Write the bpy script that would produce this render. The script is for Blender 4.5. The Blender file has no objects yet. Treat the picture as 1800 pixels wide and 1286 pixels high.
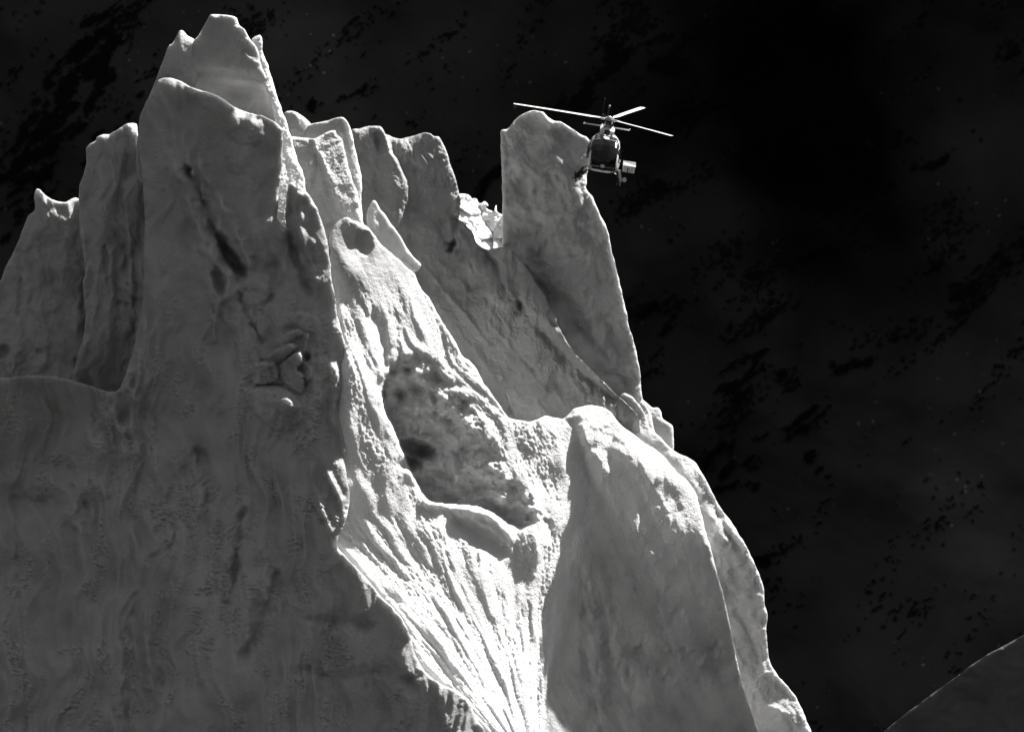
import bpy, math, time
import numpy as np
from mathutils import Matrix, Vector
T0 = time.time()
# ---------------------------------------------------------------- camera, sky, sun, exposure
scene = bpy.context.scene
C = scene.collection
PX = 9600.0            # focal length in photo pixels (photo is 1800 wide)
D0 = 300.0             # metres to the helicopter / ice
M = PX / D0            # 32 photo pixels per metre at D0
cam = bpy.data.cameras.new("camera"); camo = bpy.data.objects.new("camera", cam); C.objects.link(camo)
cam.sensor_width = 36.0; cam.lens = 36.0 * PX / 1800.0
cam.clip_start = 1.0; cam.clip_end = 6000.0
camo.location = (0, 0, 0); camo.rotation_euler = (math.radians(90), 0, 0)
scene.camera = camo

SUN = np.array([0.50, 0.40, 0.768]); SUN /= np.linalg.norm(SUN)     # towards the sun
sun = bpy.data.lights.new("sun", 'SUN'); sun.energy = 5.0; sun.angle = math.radians(0.6); sun.color = (1.0, 0.985, 0.97)
suno = bpy.data.objects.new("sun", sun); C.objects.link(suno)
suno.rotation_euler = Vector(SUN).to_track_quat('Z', 'Y').to_euler()
world = bpy.data.worlds.new("World"); scene.world = world; world.use_nodes = True
wn = world.node_tree; wn.nodes.clear()
sky = wn.nodes.new('ShaderNodeTexSky'); sky.sky_type = 'NISHITA'; sky.sun_disc = False
sky.sun_elevation = math.asin(SUN[2]); sky.sun_rotation = math.atan2(SUN[0], SUN[1]); sky.altitude = 3000
bw = wn.nodes.new('ShaderNodeRGBToBW'); bg = wn.nodes.new('ShaderNodeBackground'); wo = wn.nodes.new('ShaderNodeOutputWorld')
bg.inputs['Strength'].default_value = 0.09
wn.links.new(sky.outputs[0], bw.inputs[0]); wn.links.new(bw.outputs[0], bg.inputs[0]); wn.links.new(bg.outputs[0], wo.inputs[0])
scene.view_settings.view_transform = 'Standard'; scene.view_settings.look = 'None'
scene.view_settings.gamma = 1.0; scene.view_settings.exposure = 1.45
scene.cycles.max_bounces = 8; scene.cycles.diffuse_bounces = 4

# ---------------------------------------------------------------- small helpers
def link(o, parent=None, **props):
    C.objects.link(o)
    if parent is not None: o.parent = parent
    for k, v in props.items(): o[k] = v
    return o

def P(px, py, Y):
    """photo pixel + depth (photo pixels at D0, + is farther) -> world metres"""
    dist = D0 + np.asarray(Y) / M
    return np.stack([(np.asarray(px) - 900.0) / PX * dist, dist, (643.0 - np.asarray(py)) / PX * dist], -1)

def nodes_of(name):
    m = bpy.data.materials.new(name); m.use_nodes = True
    nt = m.node_tree; nt.nodes.clear()
    out = nt.nodes.new('ShaderNodeOutputMaterial'); b = nt.nodes.new('ShaderNodeBsdfPrincipled')
    nt.links.new(b.outputs[0], out.inputs[0])
    return m, nt, b
def g4(v): return (v, v, v, 1)

def noise_node(nt, vec, scale, detail=4, rough=0.6):
    n = nt.nodes.new('ShaderNodeTexNoise'); n.inputs['Scale'].default_value = scale
    n.inputs['Detail'].default_value = detail; n.inputs['Roughness'].default_value = rough
    nt.links.new(vec, n.inputs['Vector']); return n.outputs['Fac']
def ramp_node(nt, fac, stops):
    r = nt.nodes.new('ShaderNodeValToRGB'); nt.links.new(fac, r.inputs[0])
    e = r.color_ramp.elements
    e[0].position, e[0].color = stops[0][0], g4(stops[0][1]); e[1].position, e[1].color = stops[-1][0], g4(stops[-1][1])
    for p, c in stops[1:-1]:
        x = e.new(p); x.color = g4(c)
    return r.outputs[0]

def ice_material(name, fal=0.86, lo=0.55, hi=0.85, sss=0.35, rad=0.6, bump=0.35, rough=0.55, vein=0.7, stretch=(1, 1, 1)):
    m, nt, b = nodes_of(name)
    tc = nt.nodes.new('ShaderNodeTexCoord'); mp = nt.nodes.new('ShaderNodeMapping')
    nt.links.new(tc.outputs['Object'], mp.inputs[0]); mp.inputs['Scale'].default_value = stretch
    big = noise_node(nt, mp.outputs[0], 0.35, 8, 0.62)
    col = ramp_node(nt, big, [(0.33, lo), (0.47, lo + (hi - lo) * 0.55), (0.64, hi)])
    vein_amt = vein; vein = noise_node(nt, mp.outputs[0], 1.1, 6, 0.7)
    vr = ramp_node(nt, vein, [(0.36, 0.70), (0.46, 0.97), (0.6, 1.0)])
    mx = nt.nodes.new('ShaderNodeMix'); mx.data_type = 'RGBA'; mx.blend_type = 'MULTIPLY'; mx.inputs[0].default_value = vein_amt
    nt.links.new(col, mx.inputs[6]); nt.links.new(vr, mx.inputs[7])
    at = nt.nodes.new('ShaderNodeAttribute'); at.attribute_name = 'frost'  # frost mask; also carries the painted sunlight of the main slope
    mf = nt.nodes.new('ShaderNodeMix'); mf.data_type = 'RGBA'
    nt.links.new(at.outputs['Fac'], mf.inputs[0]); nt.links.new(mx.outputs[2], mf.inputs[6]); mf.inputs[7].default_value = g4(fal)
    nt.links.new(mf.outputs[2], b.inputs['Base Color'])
    b.inputs['Roughness'].default_value = rough
    b.inputs['Specular IOR Level'].default_value = 0.3
    b.inputs['Subsurface Weight'].default_value = sss
    b.inputs['Subsurface Radius'].default_value = (1, 1, 1); b.inputs['Subsurface Scale'].default_value = rad
    fine = noise_node(nt, tc.outputs['Object'], 9.0, 5, 0.65)
    fr = noise_node(nt, tc.outputs['Object'], 3.2, 3, 0.6)
    ad = nt.nodes.new('ShaderNodeMath'); ad.operation = 'ADD'; nt.links.new(fine, ad.inputs[0]); nt.links.new(fr, ad.inputs[1])
    st = nt.nodes.new('ShaderNodeMath'); st.operation = 'MULTIPLY_ADD'
    nt.links.new(at.outputs['Fac'], st.inputs[0]); st.inputs[1].default_value = 1.0 - bump; st.inputs[2].default_value = bump
    bp = nt.nodes.new('ShaderNodeBump'); bp.inputs['Distance'].default_value = 0.15
    nt.links.new(ad.outputs[0], bp.inputs['Height']); nt.links.new(st.outputs[0], bp.inputs['Strength']); nt.links.new(bp.outputs[0], b.inputs['Normal'])
    return m
ICE = ice_material("glacier_ice", lo=0.30, hi=0.46, sss=0.3, rad=0.4, vein=0.35)
ICE_MID = ice_material("shaded_gully_ice", fal=0.38, lo=0.17, hi=0.34, sss=0.2, rad=0.25)  # darker copy: the gully's shade is painted into its colour
ICE_FROST = ice_material("frosted_ice", fal=0.62, lo=0.20, hi=0.38, sss=0.2, rad=0.25)
ICE_SHADE = ice_material("shaded_ice", fal=0.50, lo=0.29, hi=0.39, sss=0.35, rad=0.9, bump=0.4, vein=0.35)  # same ice darkened: the left towers' shade painted into the colour
SNOW_SHADE = ice_material("shaded_snow", fal=0.12, lo=0.07, hi=0.11, sss=0.0, rad=0.1, bump=0.2, vein=0.3)  # dark base colour paints in the corner ridge's shade
ICE_CLEAR = ice_material("backlit_ice", fal=0.5, lo=0.26, hi=0.48, sss=0.45, rad=0.7, bump=0.25)
SNOW = ice_material("wind_snow", lo=0.80, hi=0.86, sss=0.1, rad=0.2, bump=0.2)

# ---------------------------------------------------------------- numpy tools
_rs = np.random.RandomState(7)
_perm = _rs.permutation(4096).astype(np.int64)
_ang = _rs.rand(4096) * 2 * np.pi
_gx = np.cos(_ang); _gy = np.sin(_ang)
def perlin(x, y, seed=0):
    x = x + seed * 17.31; y = y + seed * 9.77
    xi = np.floor(x).astype(np.int64); yi = np.floor(y).astype(np.int64)
    xf = x - xi; yf = y - yi
    u = xf * xf * xf * (xf * (xf * 6 - 15) + 10); v = yf * yf * yf * (yf * (yf * 6 - 15) + 10)
    def h(i, j): return _perm[(_perm[i & 4095] + j) & 4095]
    a = h(xi, yi); b = h(xi + 1, yi); c = h(xi, yi + 1); d = h(xi + 1, yi + 1)
    na = _gx[a] * xf + _gy[a] * yf; nb = _gx[b] * (xf - 1) + _gy[b] * yf
    nc = _gx[c] * xf + _gy[c] * (yf - 1); nd = _gx[d] * (xf - 1) + _gy[d] * (yf - 1)
    return ((na + u * (nb - na)) * (1 - v) + (nc + u * (nd - nc)) * v) * 1.5
def fbm(x, y, o=4, seed=0, g=0.5):
    s = 0; a = 1
    for i in range(o):
        s = s + a * perlin(x * 2 ** i, y * 2 ** i, seed + i); a *= g
    return s
def ridged(x, y, o=3, seed=0):
    s = 0; a = 1
    for i in range(o):
        s = s + a * (1 - 2 * np.abs(perlin(x * 2 ** i, y * 2 ** i, seed + i))); a *= 0.5
    return s
def sstep(x, a, b):
    t = np.clip((x - a) / (b - a + 1e-9), 0, 1); return t * t * (3 - 2 * t)

def smooth_line(pts, closed, step=4.0, jag=0.0, seed=0):
    p = np.array(pts, float)
    n = len(p); out = []
    rng = range(n) if closed else range(n - 1)
    for i in rng:
        p1 = p[i]; p2 = p[(i + 1) % n]
        p0 = p[(i - 1) % n] if (closed or i > 0) else p1
        p3 = p[(i + 2) % n] if (closed or i < n - 2) else p2
        L = np.linalg.norm(p2 - p1); k = max(1, int(L / step))
        l0 = max(np.linalg.norm(p1 - p0), 1e-3); l2 = max(np.linalg.norm(p3 - p2), 1e-3)
        m1 = 0.5 * ((p1 - p0) / l0 + (p2 - p1) / max(L, 1e-3)) * L * 0.8
        m2 = 0.5 * ((p2 - p1) / max(L, 1e-3) + (p3 - p2) / l2) * L * 0.8
        t = (np.arange(k) / k)[:, None]
        out.append((2*t**3-3*t**2+1)*p1 + (t**3-2*t**2+t)*m1 + (-2*t**3+3*t**2)*p2 + (t**3-t**2)*m2)
    if not closed: out.append(p[-1:])
    q = np.concatenate(out)
    if jag:
        s = np.arange(len(q)) * step
        r = jag * (fbm(s / 14.0, s * 0 + seed, 3, seed + 50) * 1.2)
        r2 = jag * (fbm(s / 14.0, s * 0 + seed + 9, 3, seed + 80) * 1.2)
        q = q + np.stack([r, r2], -1)
    return q

def inside_mask(poly, X, Yg):
    """X: 1-D columns, Yg: 1-D rows"""
    m = np.zeros((len(Yg), len(X)), bool)
    n = len(poly)
    for i in range(n):
        x0, y0 = poly[i]; x1, y1 = poly[(i + 1) % n]
        if y0 == y1: continue
        if y0 > y1: x0, y0, x1, y1 = x1, y1, x0, y0
        r0 = np.searchsorted(Yg, y0, 'left'); r1 = np.searchsorted(Yg, y1, 'left')
        for r in range(r0, r1):
            xc = x0 + (x1 - x0) * (Yg[r] - y0) / (y1 - y0)
            m[r, np.searchsorted(X, xc):] ^= True
    return m
def dist_to(line, X, Yg, R, closed=False, nearest=False):
    """distance from the grid to a polyline, clipped at R"""
    h = X[1] - X[0]
    d2 = np.full((len(Yg), len(X)), R * R * 1.0)
    nx = np.zeros_like(d2); ny = np.zeros_like(d2)
    n = len(line)
    for i in range(n if closed else n - 1):
        x0, y0 = line[i]; x1, y1 = line[(i + 1) % n]
        c0 = max(0, int((min(x0, x1) - R - X[0]) / h)); c1 = min(len(X), int((max(x0, x1) + R - X[0]) / h) + 2)
        r0 = max(0, int((min(y0, y1) - R - Yg[0]) / h)); r1 = min(len(Yg), int((max(y0, y1) + R - Yg[0]) / h) + 2)
        if c0 >= c1 or r0 >= r1: continue
        gx = X[None, c0:c1]; gy = Yg[r0:r1, None]
        dx = x1 - x0; dy = y1 - y0; L = dx * dx + dy * dy + 1e-9
        t = np.clip(((gx - x0) * dx + (gy - y0) * dy) / L, 0, 1)
        qx = x0 + t * dx; qy = y0 + t * dy
        dd = (gx - qx) ** 2 + (gy - qy) ** 2
        s = dd < d2[r0:r1, c0:c1]
        d2[r0:r1, c0:c1][s] = dd[s]
        if nearest:
            nx[r0:r1, c0:c1][s] = qx[s]; ny[r0:r1, c0:c1][s] = qy[s]
    d = np.sqrt(d2)
    return (d, nx, ny) if nearest else d
def blur(a, r):
    if r < 1: return a
    k = int(r)
    for _ in range(2):
        for ax in (0, 1):
            p = np.concatenate([np.repeat(np.take(a, [0], ax), k + 1, ax), a, np.repeat(np.take(a, [-1], ax), k, ax)], ax)
            c = np.cumsum(p, ax); n = a.shape[ax]
            a = (np.take(c, np.arange(2 * k + 1, 2 * k + 1 + n), ax) - np.take(c, np.arange(0, n), ax)) / (2 * k + 1)
    return a

def cg(gx, gz, aw, av, h, D, iters):
    """least squares: d/dx D = gx, d/dup D = gz (rows go down), soft anchors aw*(D-av)"""
    GX = gx[:, :-1] * 0.5 + gx[:, 1:] * 0.5; GZ = -(gz[:-1] * 0.5 + gz[1:] * 0.5)
    def AtA(d):
        r = aw * d
        e = (d[:, 1:] - d[:, :-1]); r[:, 1:] += e; r[:, :-1] -= e
        e = (d[1:] - d[:-1]); r[1:] += e; r[:-1] -= e
        return r
    b = aw * av
    b[:, 1:] += GX * h; b[:, :-1] -= GX * h; b[1:] += GZ * h; b[:-1] -= GZ * h
    r = b - AtA(D); p = r.copy(); rs = (r * r).sum()
    for _ in range(iters):
        Ap = AtA(p); a = rs / ((p * Ap).sum() + 1e-12)
        D = D + a * p; r = r - a * Ap; rn = (r * r).sum()
        if rn < 1e-4: break
        p = r + rn / rs * p; rs = rn
    return D
def resample(a, n0, n1):
    y = np.linspace(0, a.shape[0] - 1, n0); x = np.linspace(0, a.shape[1] - 1, n1)
    yi = np.minimum(y.astype(int), a.shape[0] - 2); xi = np.minimum(x.astype(int), a.shape[1] - 2)
    fy = (y - yi)[:, None]; fx = (x - xi)[None]
    A = a[yi]; B = a[yi + 1]
    A = A[:, xi] * (1 - fx) + A[:, xi + 1] * fx; B = B[:, xi] * (1 - fx) + B[:, xi + 1] * fx
    return A * (1 - fy) + B * fy

def relief(name, outline, base=(0.0, 0.15), regions=(), anchors=(), feats=(), detail=None, step=2.0, jag=0.8,
           rim=10.0, rimk=1.0, thick=60.0, tw=60.0, mat=None, seed=1, norim=None, famp=1.0, **props):
    """One closed block of ice: front face from a solved slope field, rounded rims, a real back."""
    ol = smooth_line(outline, True, 4.0, jag, seed)
    x0, y0 = ol.min(0) - 2 * step; x1, y1 = ol.max(0) + 2 * step
    X = np.arange(x0, x1 + step, step); Yg = np.arange(y0, y1 + step, step)
    H, W = len(Yg), len(X)
    ins = inside_mask(ol, X, Yg)
    gx = np.full((H, W), float(base[0])); gz = np.full((H, W), float(base[1]))
    for poly, rgx, rgz, feather in regions:
        pm = inside_mask(smooth_line(poly, True, 6), X, Yg).astype(float)
        pm = blur(pm, feather / step)
        gx += pm * (rgx - gx); gz += pm * (rgz - gz)
    D = None
    facs = [f for f in (16, 8, 4, 2, 1) if min(H, W) / f > 6]
    for k, f in enumerate(facs):
        hh, ww = (H, W) if f == 1 else (max(4, H // f), max(4, W // f))
        cgx = resample(gx, hh, ww); cgz = resample(gz, hh, ww); ch = step * (H - 1) / (hh - 1)
        aw = np.zeros((hh, ww)); av = np.zeros((hh, ww))
        for ax_, ay_, v in anchors:
            r = int(round((ay_ - y0) / (H - 1) / step * (hh - 1))); c = int(round((ax_ - x0) / (W - 1) / step * (ww - 1)))
            if 0 <= r < hh and 0 <= c < ww: aw[r, c] = 0.6 / f if f > 1 else 0.3; av[r, c] = v
        if not anchors: aw[hh // 2, ww // 2] = 1
        D = cg(cgx, cgz, aw, av, ch, np.zeros((hh, ww)) if D is None else resample(D, hh, ww), [600, 300, 160, 80, 40][k])
    GX, GY = np.meshgrid(X, Yg)
    if len(anchors): D = blur(D, 3)
    fr = np.zeros((H, W))
    for f in feats:
        kind = f[0]
        if kind == 'ramp':      # inside poly push by slope*distance to rail (away if >0, nearer if <0)
            _, poly, rail, slope, cap, edge = f
            pl = smooth_line(poly, True, 4, 0.5, seed + 3)
            pm = blur(inside_mask(pl, X, Yg).astype(float), edge / step)
            d = dist_to(smooth_line(rail, False, 8), X, Yg, cap)
            D += pm * d * slope * (sstep(d, 0, 55) if slope > 0 and cap > 200 else 1)
        elif kind == 'blob':    # soft elliptical push: x, y, rx, ry, angle, amount (+ away)
            _, bx, by, rx, ry, an, amt, pw = f
            ca, sa = math.cos(math.radians(an)), math.sin(math.radians(an))
            wx = 3 * perlin(GX / 11, GY / 11, seed + 5) ; wy = 3 * perlin(GX / 11, GY / 11, seed + 6)
            u = ((GX - bx + wx) * ca + (GY - by + wy) * sa) / rx; v = (-(GX - bx + wx) * sa + (GY - by + wy) * ca) / ry
            D += famp * amt * np.clip(1 - (u * u + v * v), 0, 1) ** pw
        elif kind == 'line':    # groove (+) or rib (-) along a polyline: width, amount, skew
            _, ln, w_, amt = f
            w2 = w_ * 1.8
            d = dist_to(smooth_line(ln, False, 5, 2.5, seed + 4), X, Yg, w2)
            lw = w_ * np.clip(0.95 + 0.9 * fbm(GX / 22, GY / 30, 3, seed + 90), 0.3, 1.75)
            D += famp * amt * np.clip(1 - d / lw, 0, 1) ** 1.2 * np.clip(0.9 + 0.8 * perlin(GX / 35, GY / 35, seed + 95), 0.2, 1.6)
        elif kind == 'chunks':  # broken blocks: polygon, block size, height, seed
            _, poly, cs, amt, sd_ = f
            pl = smooth_line(poly, True, 6); pm = blur(inside_mask(pl, X, Yg).astype(float), 8 / step)
            bx0, by0 = pl.min(0) - cs; bx1, by1 = pl.max(0) + cs
            rs = np.random.RandomState(sd_); n = int((bx1 - bx0) * (by1 - by0) / cs ** 2)
            c0, c1 = np.searchsorted(X, [bx0, bx1]); r0, r1 = np.searchsorted(Yg, [by0, by1])
            gx_ = GX[r0:r1, c0:c1] + 4 * fbm(GX[r0:r1, c0:c1] / 16, GY[r0:r1, c0:c1] / 16, 2, sd_); gy_ = GY[r0:r1, c0:c1] + 4 * fbm(GX[r0:r1, c0:c1] / 16, GY[r0:r1, c0:c1] / 16, 2, sd_ + 4)
            best = np.full(gx_.shape, 1e9); sec = best.copy(); add = np.zeros(gx_.shape)
            for _i in range(n):
                qx, qy = bx0 + rs.rand() * (bx1 - bx0), by0 + rs.rand() * (by1 - by0); an = rs.rand() * 1.2 - 0.9; st = 0.55 + rs.rand() * 0.5
                ux = (gx_ - qx) * math.cos(an) + (gy_ - qy) * math.sin(an); uy = (-(gx_ - qx) * math.sin(an) + (gy_ - qy) * math.cos(an)) / st
                d = np.hypot(ux, uy); hh_ = rs.rand() - 0.5; tx_, ty_ = rs.rand() * 0.8 - 0.4, rs.rand() * 0.8 - 0.2
                s_ = d < best; sec = np.where(s_, best, np.minimum(sec, d)); best = np.where(s_, d, best)
                add = np.where(s_, hh_ * amt + (tx_ * (gx_ - qx) - ty_ * (gy_ - qy)) * amt / cs, add)
            add = add + amt * 0.3 * np.exp(-(sec - best) / (cs * 0.12)) - amt * 0.5 * np.sqrt(np.clip(1 - (best / (cs * 0.9)) ** 2, 0, 1))
            D[r0:r1, c0:c1] += pm[r0:r1, c0:c1] * blur(add, 1)
        elif kind == 'frost':
            _, poly, feather, amt = f
            pm = blur(inside_mask(smooth_line(poly, True, 6), X, Yg).astype(float), feather / step)
            fr = np.maximum(fr, pm * amt)
    D = blur(D, 1) * 0.5 + D * 0.5
    if detail is not None:
        dd, f2 = detail(GX, GY, fr); D = D + dd; fr = np.maximum(fr, f2)
    # keep cells
    dist, nx, ny = dist_to(ol, X, Yg, max(rim, tw), True, True)
    sd = np.where(ins, dist, -dist)
    vk = sd > -0.6 * step
    cell = vk[:-1, :-1] & vk[1:, :-1] & vk[:-1, 1:] & vk[1:, 1:]
    used = np.zeros((H, W), bool)
    used[:-1, :-1] |= cell; used[1:, :-1] |= cell; used[:-1, 1:] |= cell; used[1:, 1:] |= cell
    cnt = np.zeros((H, W), int)
    cnt[:-1, :-1] += cell; cnt[1:, :-1] += cell; cnt[:-1, 1:] += cell; cnt[1:, 1:] += cell
    bd = used & (cnt < 4)
    VX = np.where(bd & (dist < 2.5 * step), nx, GX); VY = np.where(bd & (dist < 2.5 * step), ny, GY)
    e = np.where(bd, 0.0, np.clip(sd, 0, None))
    rimv = rim * 0.75 * np.clip(1 + 1.3 * fbm(GX / 26, GY / 26, 3, seed + 70), 0.35, 2.2)
    q = np.clip(e / rimv, 0, 1)
    rk = rimv * rimk * (1 - np.sqrt(np.clip(1 - (1 - q) ** 2, 0, 1)))
    if norim is not None:
        rk = rk * (1 - blur(inside_mask(np.array(norim, float), X, Yg).astype(float), 6))
    D = D + rk
    q2 = np.clip(e / tw, 0, 1); Tk = thick * np.sqrt(np.clip(1 - (1 - q2) ** 2, 0, 1)) * (0.8 + 0.3 * perlin(GX / 60, GY / 60, seed))
    Tk = np.maximum(Tk - rk, 0.5)
    idx = -np.ones((H, W), int); ids = np.argwhere(used); idx[used] = np.arange(used.sum())
    nf = int(used.sum())
    inner = used & ~bd; idb = idx.copy(); idb[inner] = nf + np.arange(inner.sum())
    vf = P(VX[used], VY[used], D[used]); vb = P(VX[inner], VY[inner], (D + Tk)[inner])
    V = np.concatenate([vf, vb])
    r, c = np.nonzero(cell)
    F1 = np.stack([idx[r, c], idx[r + 1, c], idx[r + 1, c + 1], idx[r, c + 1]], -1)
    F2 = np.stack([idb[r, c], idb[r, c + 1], idb[r + 1, c + 1], idb[r + 1, c]], -1)
    allb = (F1 == F2[:, [0, 3, 2, 1]]).all(1)
    F = np.concatenate([F1, F2[~allb]])
    me = fast_mesh(name, V, F)
    a = me.attributes.new('frost', 'FLOAT', 'POINT')
    a.data.foreach_set('value', np.clip(np.concatenate([fr[used], fr[inner]]), 0, 1).astype(np.float32))
    me.materials.append(mat or ICE)
    o = bpy.data.objects.new(name, me)
    link(o, **props)
    print("relief %-22s %7d verts  Y %.0f..%.0f  t=%.1f" % (name, len(V), D[used].min(), D[used].max(), time.time() - T0))
    return o

def fast_mesh(name, V, F, smooth=True):
    me = bpy.data.meshes.new(name)
    V = np.asarray(V, np.float32); F = np.asarray(F, np.int32)
    k = F.shape[1]
    me.vertices.add(len(V)); me.vertices.foreach_set('co', V.ravel())
    me.loops.add(F.size); me.loops.foreach_set('vertex_index', F.ravel())
    me.polygons.add(len(F)); me.polygons.foreach_set('loop_start', np.arange(0, F.size, k, dtype=np.int32))
    me.polygons.foreach_set('loop_total', np.full(len(F), k, np.int32))
    me.update(calc_edges=True); me.validate()
    me.polygons.foreach_set('use_smooth', np.full(len(me.polygons), smooth, bool))
    return me

# ---------------------------------------------------------------- the far mountain and the valley floor (one terrain sheet)
def rock_material():
    m, nt, b = nodes_of("shaded_mountainside")
    at = nt.nodes.new('ShaderNodeAttribute'); at.attribute_name = 'rock'
    tc = nt.nodes.new('ShaderNodeTexCoord')
    sn = ramp_node(nt, noise_node(nt, tc.outputs['Object'], 0.05, 6, 0.6), [(0.35, 0.028), (0.65, 0.052)])  # snow kept very dark: the slope's shade painted into its colour
    dots = nt.nodes.new('ShaderNodeTexVoronoi'); dots.inputs['Scale'].default_value = 0.85; nt.links.new(tc.outputs['Object'], dots.inputs['Vector'])
    dr = ramp_node(nt, dots.outputs['Distance'], [(0.07, 0.10), (0.16, 0.0)])
    den = ramp_node(nt, noise_node(nt, tc.outputs['Object'], 0.16, 4, 0.7), [(0.50, 0.0), (0.62, 1.0)])
    mu = nt.nodes.new('ShaderNodeMix'); mu.data_type = 'RGBA'; mu.blend_type = 'MULTIPLY'; mu.inputs[0].default_value = 1
    nt.links.new(dr, mu.inputs[6]); nt.links.new(den, mu.inputs[7])
    ad = nt.nodes.new('ShaderNodeMix'); ad.data_type = 'RGBA'; ad.blend_type = 'ADD'; ad.inputs[0].default_value = 1
    nt.links.new(sn, ad.inputs[6]); nt.links.new(mu.outputs[2], ad.inputs[7])
    a2 = nt.nodes.new('ShaderNodeAttribute'); a2.attribute_name = 'slope_tone'
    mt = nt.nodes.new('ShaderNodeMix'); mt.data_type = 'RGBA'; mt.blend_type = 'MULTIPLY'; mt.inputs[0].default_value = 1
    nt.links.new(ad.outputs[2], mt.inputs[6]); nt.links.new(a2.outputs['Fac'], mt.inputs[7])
    mx = nt.nodes.new('ShaderNodeMix'); mx.data_type = 'RGBA'
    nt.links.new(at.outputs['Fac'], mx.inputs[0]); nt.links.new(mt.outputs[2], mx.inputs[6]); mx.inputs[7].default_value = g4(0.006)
    nt.links.new(mx.outputs[2], b.inputs['Base Color']); b.inputs['Roughness'].default_value = 0.95
    b.inputs['Specular IOR Level'].default_value = 0.0
    return m
def build_terrain():
    # columns: photo x, rows: photo y; a wall 100-200 m behind the ice that leans back, running down to a floor and up left/right
    X = np.concatenate([np.linspace(-6000, -610, 60), np.arange(-600, -76, 5.0), np.arange(-76, 1880, 3.2), np.arange(1884, 2500, 5.0), np.linspace(2520, 8000, 60)])
    Yg = np.concatenate([np.linspace(-4500, -410, 50), np.arange(-400, -70, 5.0), np.arange(-66, 1360, 3.2), np.linspace(1370, 2600, 30)])
    GX, GY = np.meshgrid(X, Yg)
    u = GX; v = GY
    base = 3600 + (1286 - GY) * 0.42 + (GX - 900) * -0.12
    relf = 130 * fbm(u / 520, v / 520, 3, 11) + 3 * ridged((u * .7 + v * .55) / 160, (v * .7 - u * .5) / 90, 4, 12) + 8 * fbm(u / 90, v / 80, 2, 13)
    # rock outcrops: clusters of dark bands that climb to the right
    a = math.radians(-42)
    p = u * math.cos(a) + v * math.sin(a); q = -u * math.sin(a) + v * math.cos(a)
    n = fbm(p / 46, q / 19, 5, 21, 0.55)
    big = fbm(u / 260, v / 260, 3, 31)
    bands = 0
    L = [((995, 190), (1100, 95), 22, 1.0), ((30, 310), (190, 60), 46, 1.0), ((60, 330), (120, 190), 34, .9), ((150, 330), (265, 130), 24, .6), ((545, 190), (640, 150), 22, .55), ((1080, 90), (1200, 60), 40, .5), ((1150, 110), (1190, 115), 16, 1.0),
         ((840, 340), (880, 300), 10, .9), ((1170, 230), (1275, 185), 26, .65), ((1100, 370), (1160, 335), 18, .7), ((1330, 490), (1440, 420), 20, .9), ((1440, 420), (1580, 330), 10, .6), ((1530, 250), (1590, 240), 16, .7),
         ((1610, 300), (1650, 285), 14, .8), ((1690, 520), (1800, 430), 30, .85), ((1600, 500), (1680, 440), 16, .7), ((1130, 550), (1190, 530), 12, .9), ((1150, 590), (1185, 565), 12, 1), ((1280, 590), (1400, 530), 18, .7), ((1280, 690), (1330, 640), 24, .9), ((1360, 650), (1390, 670), 14, .9),
         ((1470, 650), (1530, 640), 14, .8), ((1240, 810), (1330, 760), 16, .7), ((1390, 760), (1440, 730), 18, .9), ((1270, 830), (1320, 810), 14, .8), ((1500, 610), (1640, 560), 10, .5), ((1340, 985), (1375, 965), 12, 1), ((1250, 860), (1320, 850), 10, .8), ((1130, 650), (1200, 690), 18, .5),
         ((180, 40), (260, 0), 30, .6), ((500, 60), (560, 90), 14, .4), ((1780, 90), (1800, 110), 20, .8), ((1420, 800), (1450, 830), 14, .7), ((10, 420), (60, 350), 16, .7)]
    f = np.zeros_like(GX)
    for (ax, ay), (bx, by), w, amt in L:
        dx, dy = bx - ax, by - ay; t = np.clip(((u - ax) * dx + (v - ay) * dy) / (dx * dx + dy * dy), 0, 1)
        d = np.hypot(u - ax - t * dx, v - ay - t * dy) / w
        f = np.maximum(f, amt * np.clip(1 - d * 0.62, 0, 1) ** 0.7)
    rock = sstep(n * 0.75 + f * 1.2 + big * 0.10, 0.76, 0.98)
    small = fbm(p / 15, q / 8, 3, 81, 0.6); b2 = fbm(p / 170, q / 60, 3, 83)
    rock = np.maximum(rock, sstep(small * 0.8 + f * 0.75 + b2 * 0.9, 0.80, 1.0) * 0.85)
    tone = 0.95 + 0.35 * fbm(u / 300, v / 300, 3, 61)  # broad lighter and darker areas across the slope
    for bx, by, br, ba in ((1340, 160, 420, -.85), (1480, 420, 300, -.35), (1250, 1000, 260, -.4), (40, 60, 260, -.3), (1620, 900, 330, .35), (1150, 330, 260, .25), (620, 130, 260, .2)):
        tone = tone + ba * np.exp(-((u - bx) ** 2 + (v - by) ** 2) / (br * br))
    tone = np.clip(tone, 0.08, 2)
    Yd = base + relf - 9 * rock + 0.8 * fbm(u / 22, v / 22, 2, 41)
    # foot of the wall bends towards the viewer as a floor far below the frame
    foot = np.clip((GY - 1500) / 1100, 0, 1)
    dist = D0 + Yd / M; 
    Xw = (GX - 900) / PX * dist; Zw = (643 - GY) / PX * dist; Yw = dist
    Yw = Yw - foot ** 1.2 * 900; Zw = np.where(foot > 0, (643 - 1500) / PX * (dist) - foot ** 0.5 * 22, Zw)
    # crest line just above the frame, the far side falls away
    over = np.clip((-700 + 160 * perlin(GX / 500, GX * 0, 44) - GY), 0, None)
    Zw = np.where(over > 0, Zw - over / M * 1.42 * 1.0, Zw); Yw = Yw + over / M * 1.2
    # side walls of the valley curve round towards the camera
    side = np.clip((900 - GX - 1400) / 6000, 0, 1); Yw = Yw - side ** 1.1 * 420
    V = np.stack([Xw, Yw, Zw], -1).reshape(-1, 3); H, W = GX.shape
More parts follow.
